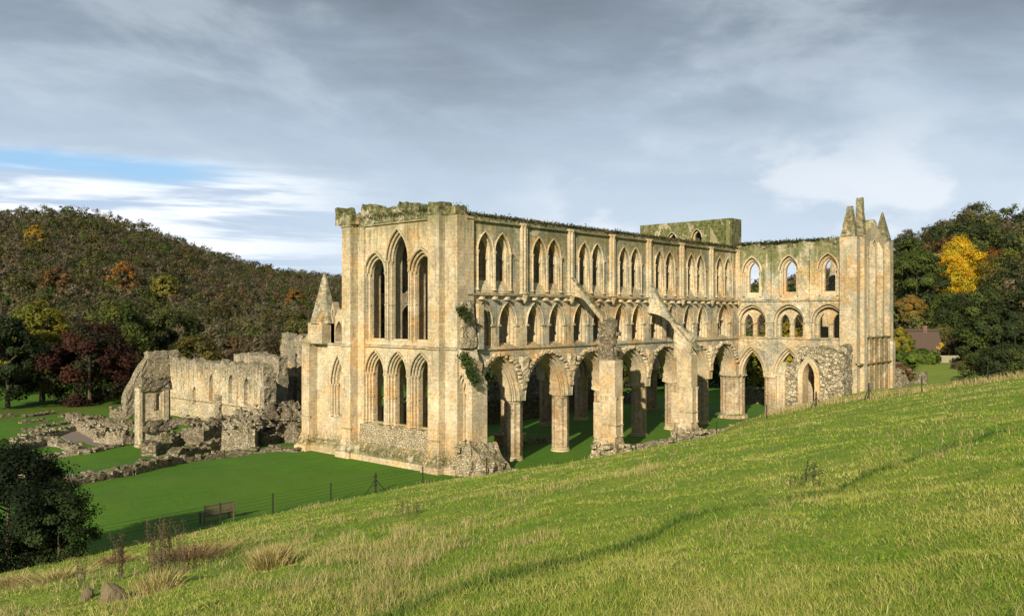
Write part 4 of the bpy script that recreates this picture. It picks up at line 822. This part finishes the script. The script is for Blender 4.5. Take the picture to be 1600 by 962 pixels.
tag(clump('wall_shrub', [(-1.3, -.7-.14*i, 8.5-.26*i) for i in range(8)]+[(-1.2, -.4, 8.3), (-1.2, -.7, 8.0), (-1.3, -1.1, 7.3)], 900, .15, [(.05, .085, .015), (.035, .06, .012)], None, 8, .17), 'leafy green shrub hanging over the broken edge beside the front corner', 'shrub')
tag(clump('wall_shrub', [(-1.2, -.5, 11.5), (-1.2, -.8, 11.3), (-1.2, -.3, 11.8)], 600, .13, [(.04, .06, .012)], None, 9, .2), 'small shrub growing high on the broken edge above the larger shrub', 'shrub')

# ------------------------------------------------------------------ refectory ruin
rf = thing('refectory_ruin', (5.7, 47, -1), 'long roofless pale wall of the ruined refectory with narrow windows beyond the rubble walls', 'ruin')
w = MB(); top = ragged(57.3, 36.6, 5.9, .5, .5, 77)
WN = [(39.8, .55, 1.6, 3.6, 4.6), (43.0, .6, 1.6, 3.7, 4.8), (47.3, .5, 1.5, 3.6, 4.6), (51.2, .5, .8, 2.2, 3.0)]
w.prism([(36.6, -1.4), (57.3, -1.4)]+top, [lancet(*q) for q in WN], 5.7, 7.0, FF)
rw = w.build('refectory_wall', 'refect', rf)
for q in WN:
    w = MB(); w.prism(lancet(q[0], q[1]-.003, q[2], q[3], q[4]-.003), [], 6.1, 6.8, FF); hood(w, FF, q[0], q[1]+.04, q[3], q[4]+.06, 5.68, .07, q[3]-q[2]); w.build('blocked_window', 'refect', rw)
w = MB(); w.rough(FF, 45.0, 46.2, 5.35, 5.9, -1.3, 2.3, .3, .16, 1.4, 0, 3); ledge(w, FF, 36.8, 57, 1.35, 5.6, 5.75, .14); w.rough(FF, 36.3, 37.1, 5.6, 7.2, -1.3, 5.2, .3, .2, 1.3, .1, 8)
w.rough(FF, 36.6, 57.3, 5.7, 7.0, 5.2, lambda a, b: 6.0+.45*noise.noise(Vector((a*.9, 77, 5.9)))+.3*noise.noise(Vector((a*2.5, b, 3))), .35, .2, 1.2, 0, 11); w.build('broken_masonry', 'rub', rf)
w = MB(); w.rough(FL, .4, 5.7, 57.4, 58.6, -1.5, lambda a, b: 1.6+5.4*sst(-.2, 4.2, a)**.8, .35, .16, 1.1, 0, 9); w.rough(FL, 3.0, 7., 57.4, 58.6, -1.5, lambda a, b: 6.9+.3*noise.noise(Vector((a*1.5, b, 3))), .35, .16, 1.1, 0, 19); w.build('sloping_end_wall', 'rub', rf)
w = MB(); w.prism([(54., -1.5), (62, -1.5)]+ragged(62, 54, 6.3, .4, .6, 44), [], 17.0, 18.2, FF); w.build('far_side_wall', 'refect', rf)
# far block with the narrow window
kb = thing('ruined_block', (*PD(455, 108).xy, -1.2), 'tall ruined stone block with a narrow window just left of the church', 'ruin'); kx, ky = PD(455, 108).xy
w = MB(); w.prism([(ky-2.6, -1.6), (ky+2.2, -1.6), (ky+2.4, 4), (ky+2.2, 8.2), (ky+1.1, 9.0), (ky+.6, 8.0), (ky-.3, 8.1), (ky-1.8, 9.0), (ky-2.5, 8.6), (ky-2.6, 6.)], [lancet(ky-1.1, .33, 4., 6., 6.6), lancet(ky-.5, .8, .3, 1.9, 3.2)], kx, kx+1.6, FF); w.build('block_wall', 'refect', kb)
w = MB(); w.rough(FF, ky-2.9, ky-1.9, kx-.5, kx+1.8, -1.6, 8.8, .4, .22, 1.1, .1, 5); w.rough(FF, ky+1.3, ky+2.5, kx-.3, kx+2.2, -1.6, 9.0, .4, .25, 1.1, .25, 6); w.rough(FF, ky-1.4, ky+.3, kx-.9, kx+.2, -1.6, 3.6, .4, .2, 1.1, .2, 7); w.build('broken_edge', 'rub', kb)
w = MB(); c0 = PD(412, 103); w.rough(FF, c0.y-3.2, c0.y+3.5, c0.x, c0.x+1.3, -1.6, lambda a, b: 6.4+.4*noise.noise(Vector((a, b, 0))), .4, .2, 1.1, 0, 15)
tag(w.build('ruined_wall', 'rub', None, (c0.x, c0.y, -1.2)), 'grey rubble wall joining the refectory and the tall ruined block', 'ruin')
# two-storey fragment
fx, fy = PD(242, 79.5).xy
fg = thing('ruin_fragment', (fx, fy, -1), 'brown two storey ruin fragment with a small square window standing in the rubble walls', 'ruin')
w = MB(); w.prism([(fx-1.3, -1.3), (fx+1.5, -1.3), (fx+1.5, 4.6), (fx-1.3, 4.9)], [[(fx-.1, 2.4), (fx+.55, 2.4), (fx+.55, 4.0), (fx-.1, 4.0)]], fy, fy+.9, FL); w.box(fx-1.5, fx-1.25, fy-.15, fy+.9, -1.3, 4.6); w.box(fx+.75, fx+1.25, fy-.2, fy+.05, -.5, 4.3); w.box(fx-1.7, fx-.9, fy-.4, fy+.6, -1.3, -.6); w.build('fragment_wall', 'refect', fg)
w = MB(); w.rough(FL, fx-1.4, fx+1.7, fy-.15, fy+1.3, 4.3, 5.5, .3, .2, 1.4, .1, 3); w.rough(FL, fx-1.3, fx+2.2, fy-.4, fy+1.2, .6, 1.5, .3, .2, 1.4, 0, 4); w.build('broken_masonry', 'rubdark', fg)

# ------------------------------------------------------------------ low ruined walls
def low_wall(pts, h, wd, label, m='rubdark', dz=0, nst=1., name='ruined_wall', cat='ruined wall', group='low ruined walls of the monastery'):
    """a low wall of broken masonry along a line of (x, y) points"""
    w = MB(); sd = random.uniform(0, 50); base = min(gz(*p) for p in pts)
    for (xa, ya), (xb, yb) in zip(pts[:-1], pts[1:]):
        L = math.hypot(xb-xa, yb-ya); ux, uy = (xb-xa)/L, (yb-ya)/L
        fr = lambda a, b, z, xa=xa, ya=ya, ux=ux, uy=uy: (xa+ux*a-uy*b, ya+uy*a+ux*b, z)
        w.rough(fr, -.1, L+.1, -wd/2, wd/2, base-.3, lambda a, b: base+h*(.72+.6*noise.noise(Vector((a*.7, sd, 0)))+.3*noise.noise(Vector((a*2.1, b*2, sd)))), .22, .075, 2.2, .05, sd)
        for _ in range(int(L*4*nst)):
            a = random.uniform(0, L); b_ = random.uniform(-wd/2, wd/2); w.stone(fr(a, b_, base+h*random.uniform(.6, 1.05)), (random.uniform(.2, .55), random.uniform(.2, .4), random.uniform(.12, .24)), None, .15)
    return tag(w.build(name, m, None, (pts[0][0], pts[0][1], base)), label, cat, group)
g2 = lambda px, py, z=-.6: tuple(P3(px, py, z).xy)
low_wall([g2(92, 762, 0), g2(200, 742, 0), g2(268, 722, 0)], .75, 1.3, 'long low rubble wall edging the near lawn at the left')
low_wall([g2(268, 722, 0), g2(350, 709, 0), g2(430, 702, 0), g2(474, 704, 0)], .55, .9, 'low kerb of stones along the lawn in front of the dark rubble')
low_wall([g2(268, 716), g2(330, 700), g2(380, 690)], 1.0, 1.2, 'low rubble wall running behind the stone kerb')
low_wall([g2(232, 704), g2(275, 690), g2(330, 676)], 1.5, 1.4, 'brown rubble wall at the foot of the two storey fragment', 'rubdark')
low_wall([g2(300, 692), g2(360, 676)], 2.1, 2.4, 'dark mound of broken masonry right of the two storey fragment', 'rubdark', nst=4)
low_wall([g2(372, 702), g2(392, 676)], 2.6, 3.0, 'tall stump of dark rubble masonry in the middle of the ruins', 'rub', nst=4)
low_wall([g2(400, 692), g2(440, 684), g2(480, 690)], 2.4, 2.0, 'dark rubble wall reaching the left corner of the church', 'rubdark', nst=3)
low_wall([g2(405, 668), g2(445, 664), g2(482, 668)], 2.9, 2.0, 'higher dark rubble wall behind the one at the church corner', 'rubdark', nst=3)
low_wall([g2(345, 670), g2(405, 655)], 1.4, 1.2, 'low dark wall at the foot of the refectory wall', 'rubdark')
low_wall([g2(282, 664, -1), g2(310, 661, -1)], .8, 2., 'short square stump on the grass before the refectory', 'rubdark')
low_wall([g2(110, 655, -1), g2(170, 665, -1), g2(215, 672, -1)], .9, 1.3, 'thick low wall running to the fragment from the left lawn', 'rubdark')
low_wall([g2(120, 668, -1), g2(160, 690, -1)], 1.2, 1.2, 'low cross wall closing the gravel rooms', 'rub')
low_wall([g2(160, 690, -1), g2(205, 697, -1)], 1.6, 1.8, 'broken wall end just left of the two storey fragment', 'rub', nst=3)
low_wall([g2(20, 690, -1), g2(75, 682, -1), g2(120, 672, -1)], .8, 1.1, 'low wall at the left behind the gravel rooms', 'rub')
low_wall([g2(20, 708, -1), g2(75, 693, -1)], .7, 1.2, 'low wall between the two gravel rooms, left part', 'rub')
low_wall([g2(75, 693, -1), g2(115, 706, -1), g2(130, 712, -1)], .7, 1.2, 'low wall between the two gravel rooms, right part', 'rub')
low_wall([g2(75, 716, -1), g2(130, 711, -1), g2(200, 697, -1)], .45, .9, 'low stone kerb in front of the gravel rooms', 'rub')
low_wall([g2(30, 748, -.6), g2(75, 745, -.5), g2(60, 758, -.3)], .6, 1.1, 'patch of broken wall beside the large dark bush', 'rub')
low_wall([g2(185, 655, -1), g2(215, 650, -1)], 1.3, 2.5, 'dark stump of masonry below the sloping gable end', 'rubdark', nst=2)
for q in (((35, 652), (82, 645), 'farthest thin foundation line of stones on the left lawn'), ((32, 661), (75, 657), 'foundation line of stones second from the back of the left lawn'), ((95, 652), (125, 648), 'short foundation line on the lawn nearest the sloping gable'), ((60, 668), (110, 660), 'longest slanting foundation line in the middle of the left lawn'), ((35, 674), (76, 671), 'nearest foundation line of stones on the left lawn'), ((0, 652), (20, 650), 'foundation line of stones cut by the left edge of the photo')):
    low_wall([g2(*q[0], -1), g2(*q[1], -1)], .3, .9, q[2], 'rubdark', group='foundation lines in the left lawn', name='foundation_line')
def sheet(name, poly, z, m):
    w = MB(); w.prism([(p[0], p[1]) for p in poly], [], z-.3, z, lambda a, d, zz: (a, zz, d)); return tag(w.build(name, m), kind='structure')
sheet('gravel_floor', [g2(25, 700, -1), g2(75, 694, -1), g2(125, 712, -1), g2(40, 722, -1)], -.9, 'gravel')
sheet('gravel_path', [g2(95, 683, -1), g2(122, 672, -1), g2(190, 692, -1), g2(130, 705, -1)], -.9, 'gravel')
low_wall([(8, 30), (8, 24), (22, 24)], 3.2, 1.3, 'broken cloister walls seen through the first arch', 'rub', nst=2)
low_wall([(24, 26), (40, 26.5)], 4.2, 1.3, 'tall dark cloister wall seen through the middle arches', 'rubdark', nst=2)
low_wall([(44, 28), (60, 30)], 4.5, 1.4, 'tall dark wall beyond the crossing', 'rubdark', nst=2)
# inside the church
w = MB(); c0 = PD(795, 73); w.box(c0.x-1.1, c0.x+1.1, c0.y-.7, c0.y+.7, 0, 1.05); w.box(c0.x-1.3, c0.x+1.3, c0.y-.85, c0.y+.85, 1.05, 1.22)
tag(w.build('altar', 'pier', None, (c0.x, c0.y, 0)), 'brown stone altar block standing on the grass inside the first arches', 'altar')
low_wall([(3.5, 5.0), (12, 5.4), (17, 5.2)], .35, .6, 'low stone step crossing the grass floor inside the church', 'rubdark', nst=.5)
low_wall([(1.5, 13.8), (1.8, 17)], 1.8, 1.3, 'stump of aisle wall inside behind the east front', 'rub', nst=2)
low_wall([(4, 18.6), (15, 18.8)], 3.4, 1.2, 'broken south aisle wall seen through the first arches', 'rub', nst=2)
low_wall([(19, 18.8), (41, 18.6)], 2.6, 1.2, 'broken south aisle wall seen through the middle arches', 'rubdark', nst=2)
low_wall([(46, 22), (49, 16), (52, 20)], 2.4, 1.4, 'low stump of nave wall beyond the crossing', 'rubdark', nst=2)
low_wall([(56, -3), (60, 3), (58, 9)], 2.0, 2., 'dark rubble wall seen through the transept arch', 'rubdark', nst=2)
low_wall([(64, -9), (66, 0)], 3.4, 2., 'farther dark wall seen through the transept arch', 'rubdark', nst=2)
low_wall([(2.5, -5.2), (7, -5.4), (10.4, -5.5)], .4, .9, 'low band of rubble at the foot of the grass bank, nearest the front', 'rublight')
low_wall([(13.6, -5.5), (18, -5.6), (22.5, -5.6)], .9, 1., 'band of rubble between the two flying buttresses', 'rub', nst=2)
low_wall([(25.6, -5.5), (30, -5.5), (35, -5.3)], .8, 1., 'band of rubble between the far flying buttress and the chapel', 'rub', nst=2)
w = MB(); w.prism([(37, 6), (40, 4), (42, 6.4), (39, 8)], [], -.1, .03, lambda a, d, zz: (a, zz, d)); tag(w.build('paved_slab', 'palewood'), 'pale flat floor slab on the grass at the crossing', 'slab')

# ------------------------------------------------------------------ fence, bench
FP = [(-33.5, -.9), (-27.2, -.75), (-20.3, -.95), (-16.9, -.7), (-12.8, -.6), (-9.25, -.5), (-5.9, -1.3), (-2.25, -3.7), (1.8, -6.6), (6., -7.2), (10.2, -7.5), (15, -8.2), (19.5, -9.3), (23.5, -11.8), (25.3, -15.3), (25.2, -19.6), (25.0, -23.6), (25.4, -28.), (26.5, -32.5), (28, -38), (29, -43)]
fn = thing('field_fence', (FP[0][0], FP[0][1], gz(*FP[0])), 'thin wire fence on dark iron posts following the foot of the grassy hill', 'fence')
for i, (x, y) in enumerate(FP):
    z = gz(x, y); w = MB(); w.tube([(x, y, z-.2), (x, y, z+1.2)], .045, 6)
    if i in (5, 15, 14):
        w.tube([(x, y, z+.85), (x-.75, y+.1, z)], .03, 5); w.tube([(x, y, z+.85), (x+.75, y-.2, z)], .03, 5); w.rings(x, y, [(z-.1, .06), (z+1.3, .06)], 8)
        for q in (.5, .8, 1.05): w.tube([(x-.12, y, z+q), (x+.12, y, z+q)], .04, 5)
    w.build('post', 'iron', fn)
for hh in (.15, .35, .55, .75, .95, 1.12):
    w = MB(); L = []
    for (xa, ya), (xb, yb) in zip(FP[:-1], FP[1:]):
        for f in (0, .5): x, y = xa+(xb-xa)*f, ya+(yb-ya)*f; L.append((x, y, (gz(xa, ya)*(1-f)+gz(xb, yb)*f)+hh-(.02 if f else 0)))
    w.tube(L, .006, 4); w.build('wire', 'iron', fn)
bx, by = -19.9, -.15; bz = gz(bx, by)
bn = thing('park_bench', (bx, by, bz), 'slatted wooden bench facing the church from behind the wire fence', 'bench')
w = MB(); w.box(bx-.85, bx+.85, by+.1, by+.55, bz+.42, bz+.46); w.build('seat', 'wood', bn)
w = MB(); w.box(bx-.9, bx+.9, by-.03, by+.03, bz+.98, bz+1.07); w.box(bx-.85, bx+.85, by-.02, by+.02, bz+.5, bz+.56)
for i in range(17): a = bx-.82+i*.1025; w.box(a-.025, a+.025, by-.012, by+.012, bz+.56, bz+.98)
w.build('backrest', 'wood', bn)
for sx in (-.87, .87):
    for dy in (0, .5): w = MB(); w.box(bx+sx-.035, bx+sx+.035, by+dy-.035, by+dy+.035, bz-.1, bz+(.98 if dy == 0 else .62)); w.build('leg', 'wood', bn)
    w = MB(); w.box(bx+sx-.04, bx+sx+.04, by+.03, by+.56, bz+.62, bz+.66); w.build('armrest', 'wood', bn)

# ------------------------------------------------------------------ village on the right
def cottage(px, dd, zoff, L, D, hw_, hr_, wallm, roofm, label, rot, nm='cottage', nwin=2):
    p = PD(px, dd); z = p.z+zoff; root = thing(nm, (p.x, p.y, z), label, 'cottage'); ca, sa = math.cos(rot), math.sin(rot)
    fr = lambda a, b, zz: (p.x+a*ca-b*sa, p.y+a*sa+b*ca, z+zz)
    w = MB(); w.add([fr(a, b, c) for c in (-1, hw_) for b in (-D/2, D/2) for a in (-L/2, L/2)], [(0, 2, 3, 1), (4, 5, 7, 6), (0, 1, 5, 4), (2, 6, 7, 3), (0, 4, 6, 2), (1, 3, 7, 5)])
    w.add([fr(a, b, c) for a in (-L/2, L/2) for b, c in ((-D/2, hw_), (D/2, hw_), (0, hr_-.1))], [(0, 1, 2), (3, 5, 4)]); wl = w.build('wall', wallm, root)
    w = MB(); e = .45
    w.add([fr(a, b, c) for a in (-L/2-e, L/2+e) for b, c in ((-D/2-e, hw_-.25), (-D/2-e, hw_+.1), (0, hr_+.3), (D/2+e, hw_+.1), (D/2+e, hw_-.25), (0, hr_-.05))], [(0, 1, 7, 6), (1, 2, 8, 7), (2, 3, 9, 8), (3, 4, 10, 9), (4, 5, 11, 10), (5, 0, 6, 11), (0, 5, 2, 1), (5, 4, 3, 2), (6, 7, 8, 11), (11, 8, 9, 10)])
    w.add([fr(a, b, c) for a in (-L/2-e, L/2+e) for b, c in ((-.35, hr_+.12), (0, hr_+.42), (.35, hr_+.12))], [(0, 1, 4, 3), (1, 2, 5, 4), (2, 0, 3, 5), (0, 2, 1), (3, 4, 5)])
    rfo = w.build('roof', roofm, root)
    w = MB(); w.add([fr(a, b, c) for c in (hr_-.5, hr_+.95) for b in (-.3, .3) for a in (L/4-.3, L/4+.3)], [(0, 2, 3, 1), (4, 5, 7, 6), (0, 1, 5, 4), (2, 6, 7, 3), (0, 4, 6, 2), (1, 3, 7, 5)]); w.build('chimney', 'slate', rfo)
    for i in range(nwin):
        for sgn in (-1, 1):
            a = -L/2+L*(i+.5)/nwin; w = MB(); w.add([fr(aa, sgn*(D/2+q), c) for c in (hw_-1.5, hw_-.5) for q in (.01, .05) for aa in (a-.45, a+.45)], [(0, 2, 3, 1), (4, 5, 7, 6), (0, 1, 5, 4), (2, 6, 7, 3), (0, 4, 6, 2), (1, 3, 7, 5)]); w.build('window', 'glass', wl)
    w = MB(); w.add([fr(-L/2-q, aa, c) for c in (.8, 2.0) for q in (.01, .05) for aa in (-.5, .5)], [(0, 2, 3, 1), (4, 5, 7, 6), (0, 1, 5, 4), (2, 6, 7, 3), (0, 4, 6, 2), (1, 3, 7, 5)]); w.build('window', 'glass', wl)
cottage(1428, 132, -1.6, 6.5, 5., 2.6, 6.6, 'white', 'thatch', 'stone cottage with a dark steep thatched roof behind the transept', -.83)
cottage(1395, 116, -.2, 2.6, 3.4, 3.4, 4.8, 'white', 'slate', 'white cottage gable half hidden behind the right end of the church', .9, nwin=1)
cottage(1470, 192, 6.5, 6, 4, 2.6, 4.4, 'rublight', 'rub', 'small pale stone outbuilding below the yellow poplar', -.7)
c0, c1 = PD(1466, 124), PD(1502, 124)
gf = thing('garden_fence', tuple(c0), 'pale wooden paling fence in the cottage garden', 'fence'); dv = (c1-c0)
w = MB()
for i in range(25):
    q = c0+dv*i/24; z = gz(q.x, q.y); w.box(q.x-.05, q.x+.05, q.y-.05, q.y+.05, z, z+1.05)
w.build('palings', 'palewood', gf)
w = MB(); w.tube([(c0.x, c0.y, gz(c0.x, c0.y)+.9), (c1.x, c1.y, gz(c1.x, c1.y)+.9)], .05, 4); w.tube([(c0.x, c0.y, gz(c0.x, c0.y)+.3), (c1.x, c1.y, gz(c1.x, c1.y)+.3)], .05, 4); w.build('rail', 'palewood', gf)
low_wall([tuple(PD(1394, 100).xy), tuple(PD(1448, 98).xy)], 2.6, .8, 'dark drystone wall between the church end and the garden', 'rubdark', group='village walls')
low_wall([tuple(PD(1455, 140).xy), tuple(PD(1500, 140).xy)], 1.2, .6, 'pale garden wall behind the wooden paling fence', 'rublight', group='village walls')

# ------------------------------------------------------------------ foreground: boulders, weeds, grass
def boulder(px, py, s, label, seed):
    best = min((PD(px, d_) for d_ in np.linspace(8, 40, 400)), key=lambda q: abs(YH+(CAM.z-q.z)/((q.x-CAM.x)*FW[0]+(q.y-CAM.y)*FW[1])*FPX-py))
    w = MB(); w.rough(FL, best.x-s/2, best.x+s/2, best.y-s*.4, best.y+s*.4, best.z-.15, lambda a, b: best.z+s*.8*(1-1.5*(((a-best.x)/s)**2+((b-best.y)/s)**2)), s/9, s*.16, 1.0/s, .2, seed)
    return tag(w.build('boulder', 'rock', None, tuple(best)), label, 'boulder')
boulder(176, 938, .44, 'square mossy brown boulder lying in the long grass at the lower left', 3)
boulder(137, 934, .26, 'small dark stone in the grass left of the square boulder', 6)
def ground_hit(px, py, dmin=5, dmax=70):
    for d_ in np.arange(dmin, dmax, .1):
        q = PD(px, d_)
        if YH+(CAM.z-q.z)/d_*FPX <= py: return q
    return PD(px, dmax)
def weed(px, py, n, h, spread, label, col=(.10, .07, .045), leafy=.5, seed=0, cat='weed', grp=None):
    rng = np.random.default_rng(seed); q = ground_hit(px, py); VV = []; TT = []
    w = MB()
    for i in range(n):
        x, y = q.x+rng.normal()*spread, q.y+rng.normal()*spread; z = gz(x, y); hh = h*(.6+.5*rng.random()); b = rng.normal(size=2)*hh*.10
        pts = [(x+b[0]*f*f, y+b[1]*f*f, z+hh*f) for f in (0, .35, .7, 1)]; w.tube(pts, [.008, .006, .005, .002], 4)
        m_ = int(110*leafy*hh); f = rng.random(m_)**.7; C = np.stack([x+b[0]*f*f, y+b[1]*f*f, z+hh*(.15+.85*f)], 1)+rng.normal(size=(m_, 3))*.035; V, _ = leaf_tris(C, .026, rng); VV.append(V); TT.append(np.tile(np.array(col)*(.7+.6*rng.random()), (len(V), 1)))
    root = thing('dry_weed', tuple(q), label, cat, grp); w.build('stems', 'bark', root)
    if VV: V = np.concatenate(VV); np_mesh('leaves', V, np.arange(len(V)).reshape(-1, 3), np.concatenate(TT), 'leaf', root)
weed(246, 905, 22, 1.35, .22, 'tallest clump of dead brown willowherb stems at the lower left', (.12, .085, .05), .8, 1)
weed(190, 905, 6, 1.0, .07, 'narrow upright clump of dark dead stems above the square boulder', (.10, .07, .045), 1.1, 2)
weed(160, 890, 7, .5, .18, 'short brown dead weeds left of the narrow dark clump', (.12, .07, .045), .7, 3)
weed(131, 915, 6, .75, .10, 'pale green dry weed left of the square boulder', (.13, .13, .05), .5, 4)
weed(290, 890, 8, .5, .3, 'low brown weeds right of the tall willowherb clump', (.12, .08, .05), .8, 5)
weed(632, 808, 6, .6, .15, 'small brown weed standing alone in the middle of the slope', (.10, .07, .045), 1., 6)
weed(650, 803, 3, .4, .08, 'tiny brown weed just right of the lone brown weed', (.12, .08, .05), 1., 66)
weed(1264, 758, 5, .40, .14, 'dark green thistle beside the trodden path on the slope', (.05, .08, .03), 1., 7)
weed(1246, 760, 3, .30, .07, 'smaller dark green thistle left of the first one', (.05, .08, .03), 1., 8)

def blades(n, rmin, rmax, hfun, cfun, wfun, seed, alo=-.95, ahi=1.3, dens=None, lean=.35):
    rng = np.random.default_rng(seed); m = n*3 if dens else n
    r = rmin*(rmax/rmin)**rng.random(m); a = rng.uniform(alo, ahi, m)
    x = CAM.x+r*(np.sin(a)*RT[0]+np.cos(a)*FW[0]); y = CAM.y+r*(np.sin(a)*RT[1]+np.cos(a)*FW[1])
    sf = -.6-4.6*sst(-4, 2, x); ok = (y < sf-.05)&(x < 60)
    if dens: ok &= rng.random(m) < dens(x, y)
    ok = np.where(ok)[0][:n]; x, y, r = x[ok], y[ok], r[ok]; k = len(x); z = ground(x, y)-.02
    h = hfun(x, y, rng, k); wd = wfun(r); az_ = rng.random(k)*2*PI; ln = rng.normal(size=(k, 2))*lean*h[:, None]+np.array([.10, .16])*h[:, None]
    B = np.stack([x, y, z], 1); sd = np.stack([np.cos(az_), np.sin(az_), 0*az_], 1)*wd[:, None]*.5
    m1 = B+np.stack([ln[:, 0]*.35, ln[:, 1]*.35, h*.6], 1); tp_ = B+np.stack([ln[:, 0], ln[:, 1], h*(1-.15*rng.random(k))], 1)
    V = np.stack([B-sd, B+sd, m1+sd*.75, m1-sd*.75, tp_], 1).reshape(-1, 3); b0 = np.arange(k)*5
    F3 = np.concatenate([np.stack([b0, b0+1, b0+2], 1), np.stack([b0, b0+2, b0+3], 1), np.stack([b0+3, b0+2, b0+4], 1)])
    C = np.repeat(cfun(x, y, rng, k), 5, 0); return V, F3, C
def patch(x, y): return .5+.5*fbm2(x, y, .55, 3)
def patch2(x, y): return .5+.5*fbm2(x, y, .16, 9)
def gcol(x, y, rng, k):
    p = patch(x, y); q = patch2(x, y); c = np.array([(.085, .20, .012), (.155, .26, .02), (.30, .33, .05), (.56, .47, .22)])
    s = np.clip(1.2*p+.9*q-.5+.45*fbm2(x, y, 2.2, 31)+rng.normal(size=k)*.28, 0, 1)*2.3; s = np.clip(s+(rng.random(k) < .04), 0, 3); i = np.clip(s.astype(int), 0, 2); f = (s-i)[:, None]; col = c[i]*(1-f)+c[i+1]*f
    pt = np.exp(-((y-PATHY(x)+.1)/.55)**4)[:, None]*.9; col = col*(1-pt)+pt*np.array((.018, .08, .008))
    return col*(.8+.4*rng.random((k, 1)))
def gh(x, y, rng, k): u = y-PATHY(x); return (.03+.07*patch(x, y)*rng.random(k)+.02*rng.random(k))*(1+.9*np.exp(-((u+.3)/.35)**2)-.9*np.exp(-((u-.12)/.10)**2)*(patch(x*2, y) > .45))
V, F3, C = blades(880000, 3.2, 95, gh, gcol, lambda r: np.maximum(.005, .0009*r), 1, lean=.6)
o = np_mesh('meadow_grass', V, F3, C, 'grass'); tag(o, 'yellow green tussocky grass covering the foreground slope', 'grass', kind='stuff')
def tuft_d(x, y):
    n = fbm2(x, y, 1.6, 21)*.9+fbm2(x, y, .3, 5)*.6-.12+.35*np.exp(-((x+30)/14)**2)*np.exp(-((y+20)/14)**2)+.8*sst(21, 24.5, x)+.7*np.exp(-((y+.6+4.6*sst(-4, 2, x)+.7)/.7)**2); d_ = np.hypot(x-CAM.x, y-CAM.y); return np.clip((n-.12)*1.3, 0, 1)*np.where(np.abs(y-PATHY(x)) > .6, 1, .05)*np.clip((d_-4)/9, .25, 1)
def sh(x, y, rng, k): return (.08+.20*rng.random(k)**1.5)*(.7+.6*np.clip(tuft_d(x, y), 0, 1))
def sc_(x, y, rng, k): c = np.array([(.50, .40, .20), (.40, .33, .14), (.30, .28, .09)]); return c[rng.integers(0, 3, k)]*(.7+.5*rng.random((k, 1)))
V, F3, C = blades(180000, 4., 80, sh, sc_, lambda r: np.maximum(.0024, .0005*r), 2, dens=tuft_d, lean=.5)
o = np_mesh('straw_grass', V, F3, C, 'grass'); tag(o, 'bleached straw coloured grass stalks scattered over the slope', 'grass', kind='stuff')
def strip_d(x, y): return np.clip(1.2-np.abs(x-26.5-.12*(y+25))/3.2, 0, 1)*(y < -10)*np.clip(.5+fbm2(x, y, .8, 2), .1, 1)
V, F3, C = blades(26000, 55, 110, lambda x, y, rng, k: .25+.4*rng.random(k), sc_, lambda r: np.maximum(.003, .0005*r), 5, dens=strip_d, lean=.35, alo=.25, ahi=.72)
o = np_mesh('fence_grass', V, F3, C, 'grass'); tag(o, 'long blond grass growing along the field fence at the right', 'grass', kind='stuff')
def tussock(px, py, n, h, sp, label, cols, seed):
    rng = np.random.default_rng(seed); q = ground_hit(px, py); x = q.x+rng.normal(size=n)*sp; y = q.y+rng.normal(size=n)*sp; z = ground(x, y)-.02; dx_, dy_ = (x-q.x), (y-q.y)
    hh = h*(.5+.6*rng.random(n)); B = np.stack([x, y, z], 1); a = rng.random(n)*6.28; sd = np.stack([np.cos(a), np.sin(a), 0*a], 1)*.006
    T = B+np.stack([dx_*.9+rng.normal(size=n)*.22*h, dy_*.9+rng.normal(size=n)*.22*h, hh], 1); m1 = (B+T)/2+np.array([0, 0, .1*h]); V = np.stack([B-sd, B+sd, m1+sd, m1-sd, T], 1).reshape(-1, 3); b0 = np.arange(n)*5
    F3 = np.concatenate([np.stack([b0, b0+1, b0+2], 1), np.stack([b0, b0+2, b0+3], 1), np.stack([b0+3, b0+2, b0+4], 1)]); c = np.array(cols)[rng.integers(0, len(cols), n)]*(.7+.6*rng.random((n, 1)))
    V0 = V; o = np_mesh('grass_tussock', V0, F3, np.repeat(c, 5, 0), 'grass', None, tuple(q)); tag(o, label, 'grass tussock', 'straw tussocks on the slope')
ST = [(.52, .42, .2), (.42, .33, .14), (.26, .25, .07)]
tussock(425, 888, 1000, .42, .13, 'large pale straw tussock on the lower left slope', ST, 1)
tussock(300, 872, 900, .36, .3, 'wide brownish straw tussock between the tall weeds and the large tussock', [(.30, .20, .10), (.22, .15, .07)], 2)
tussock(245, 925, 450, .42, .12, 'straw tussock at the foot of the tall willowherb clump', ST, 3)
tussock(90, 905, 700, .34, .3, 'straw tussock in the lower left corner left of the stones', ST, 4)
tussock(20, 915, 600, .4, .2, 'pale tussock at the extreme lower left edge', ST, 5)
tussock(180, 880, 500, .32, .18, 'orange brown tussock right behind the square boulder', [(.34, .22, .10), (.26, .17, .08)], 6)
S.render.engine = 'CYCLES'
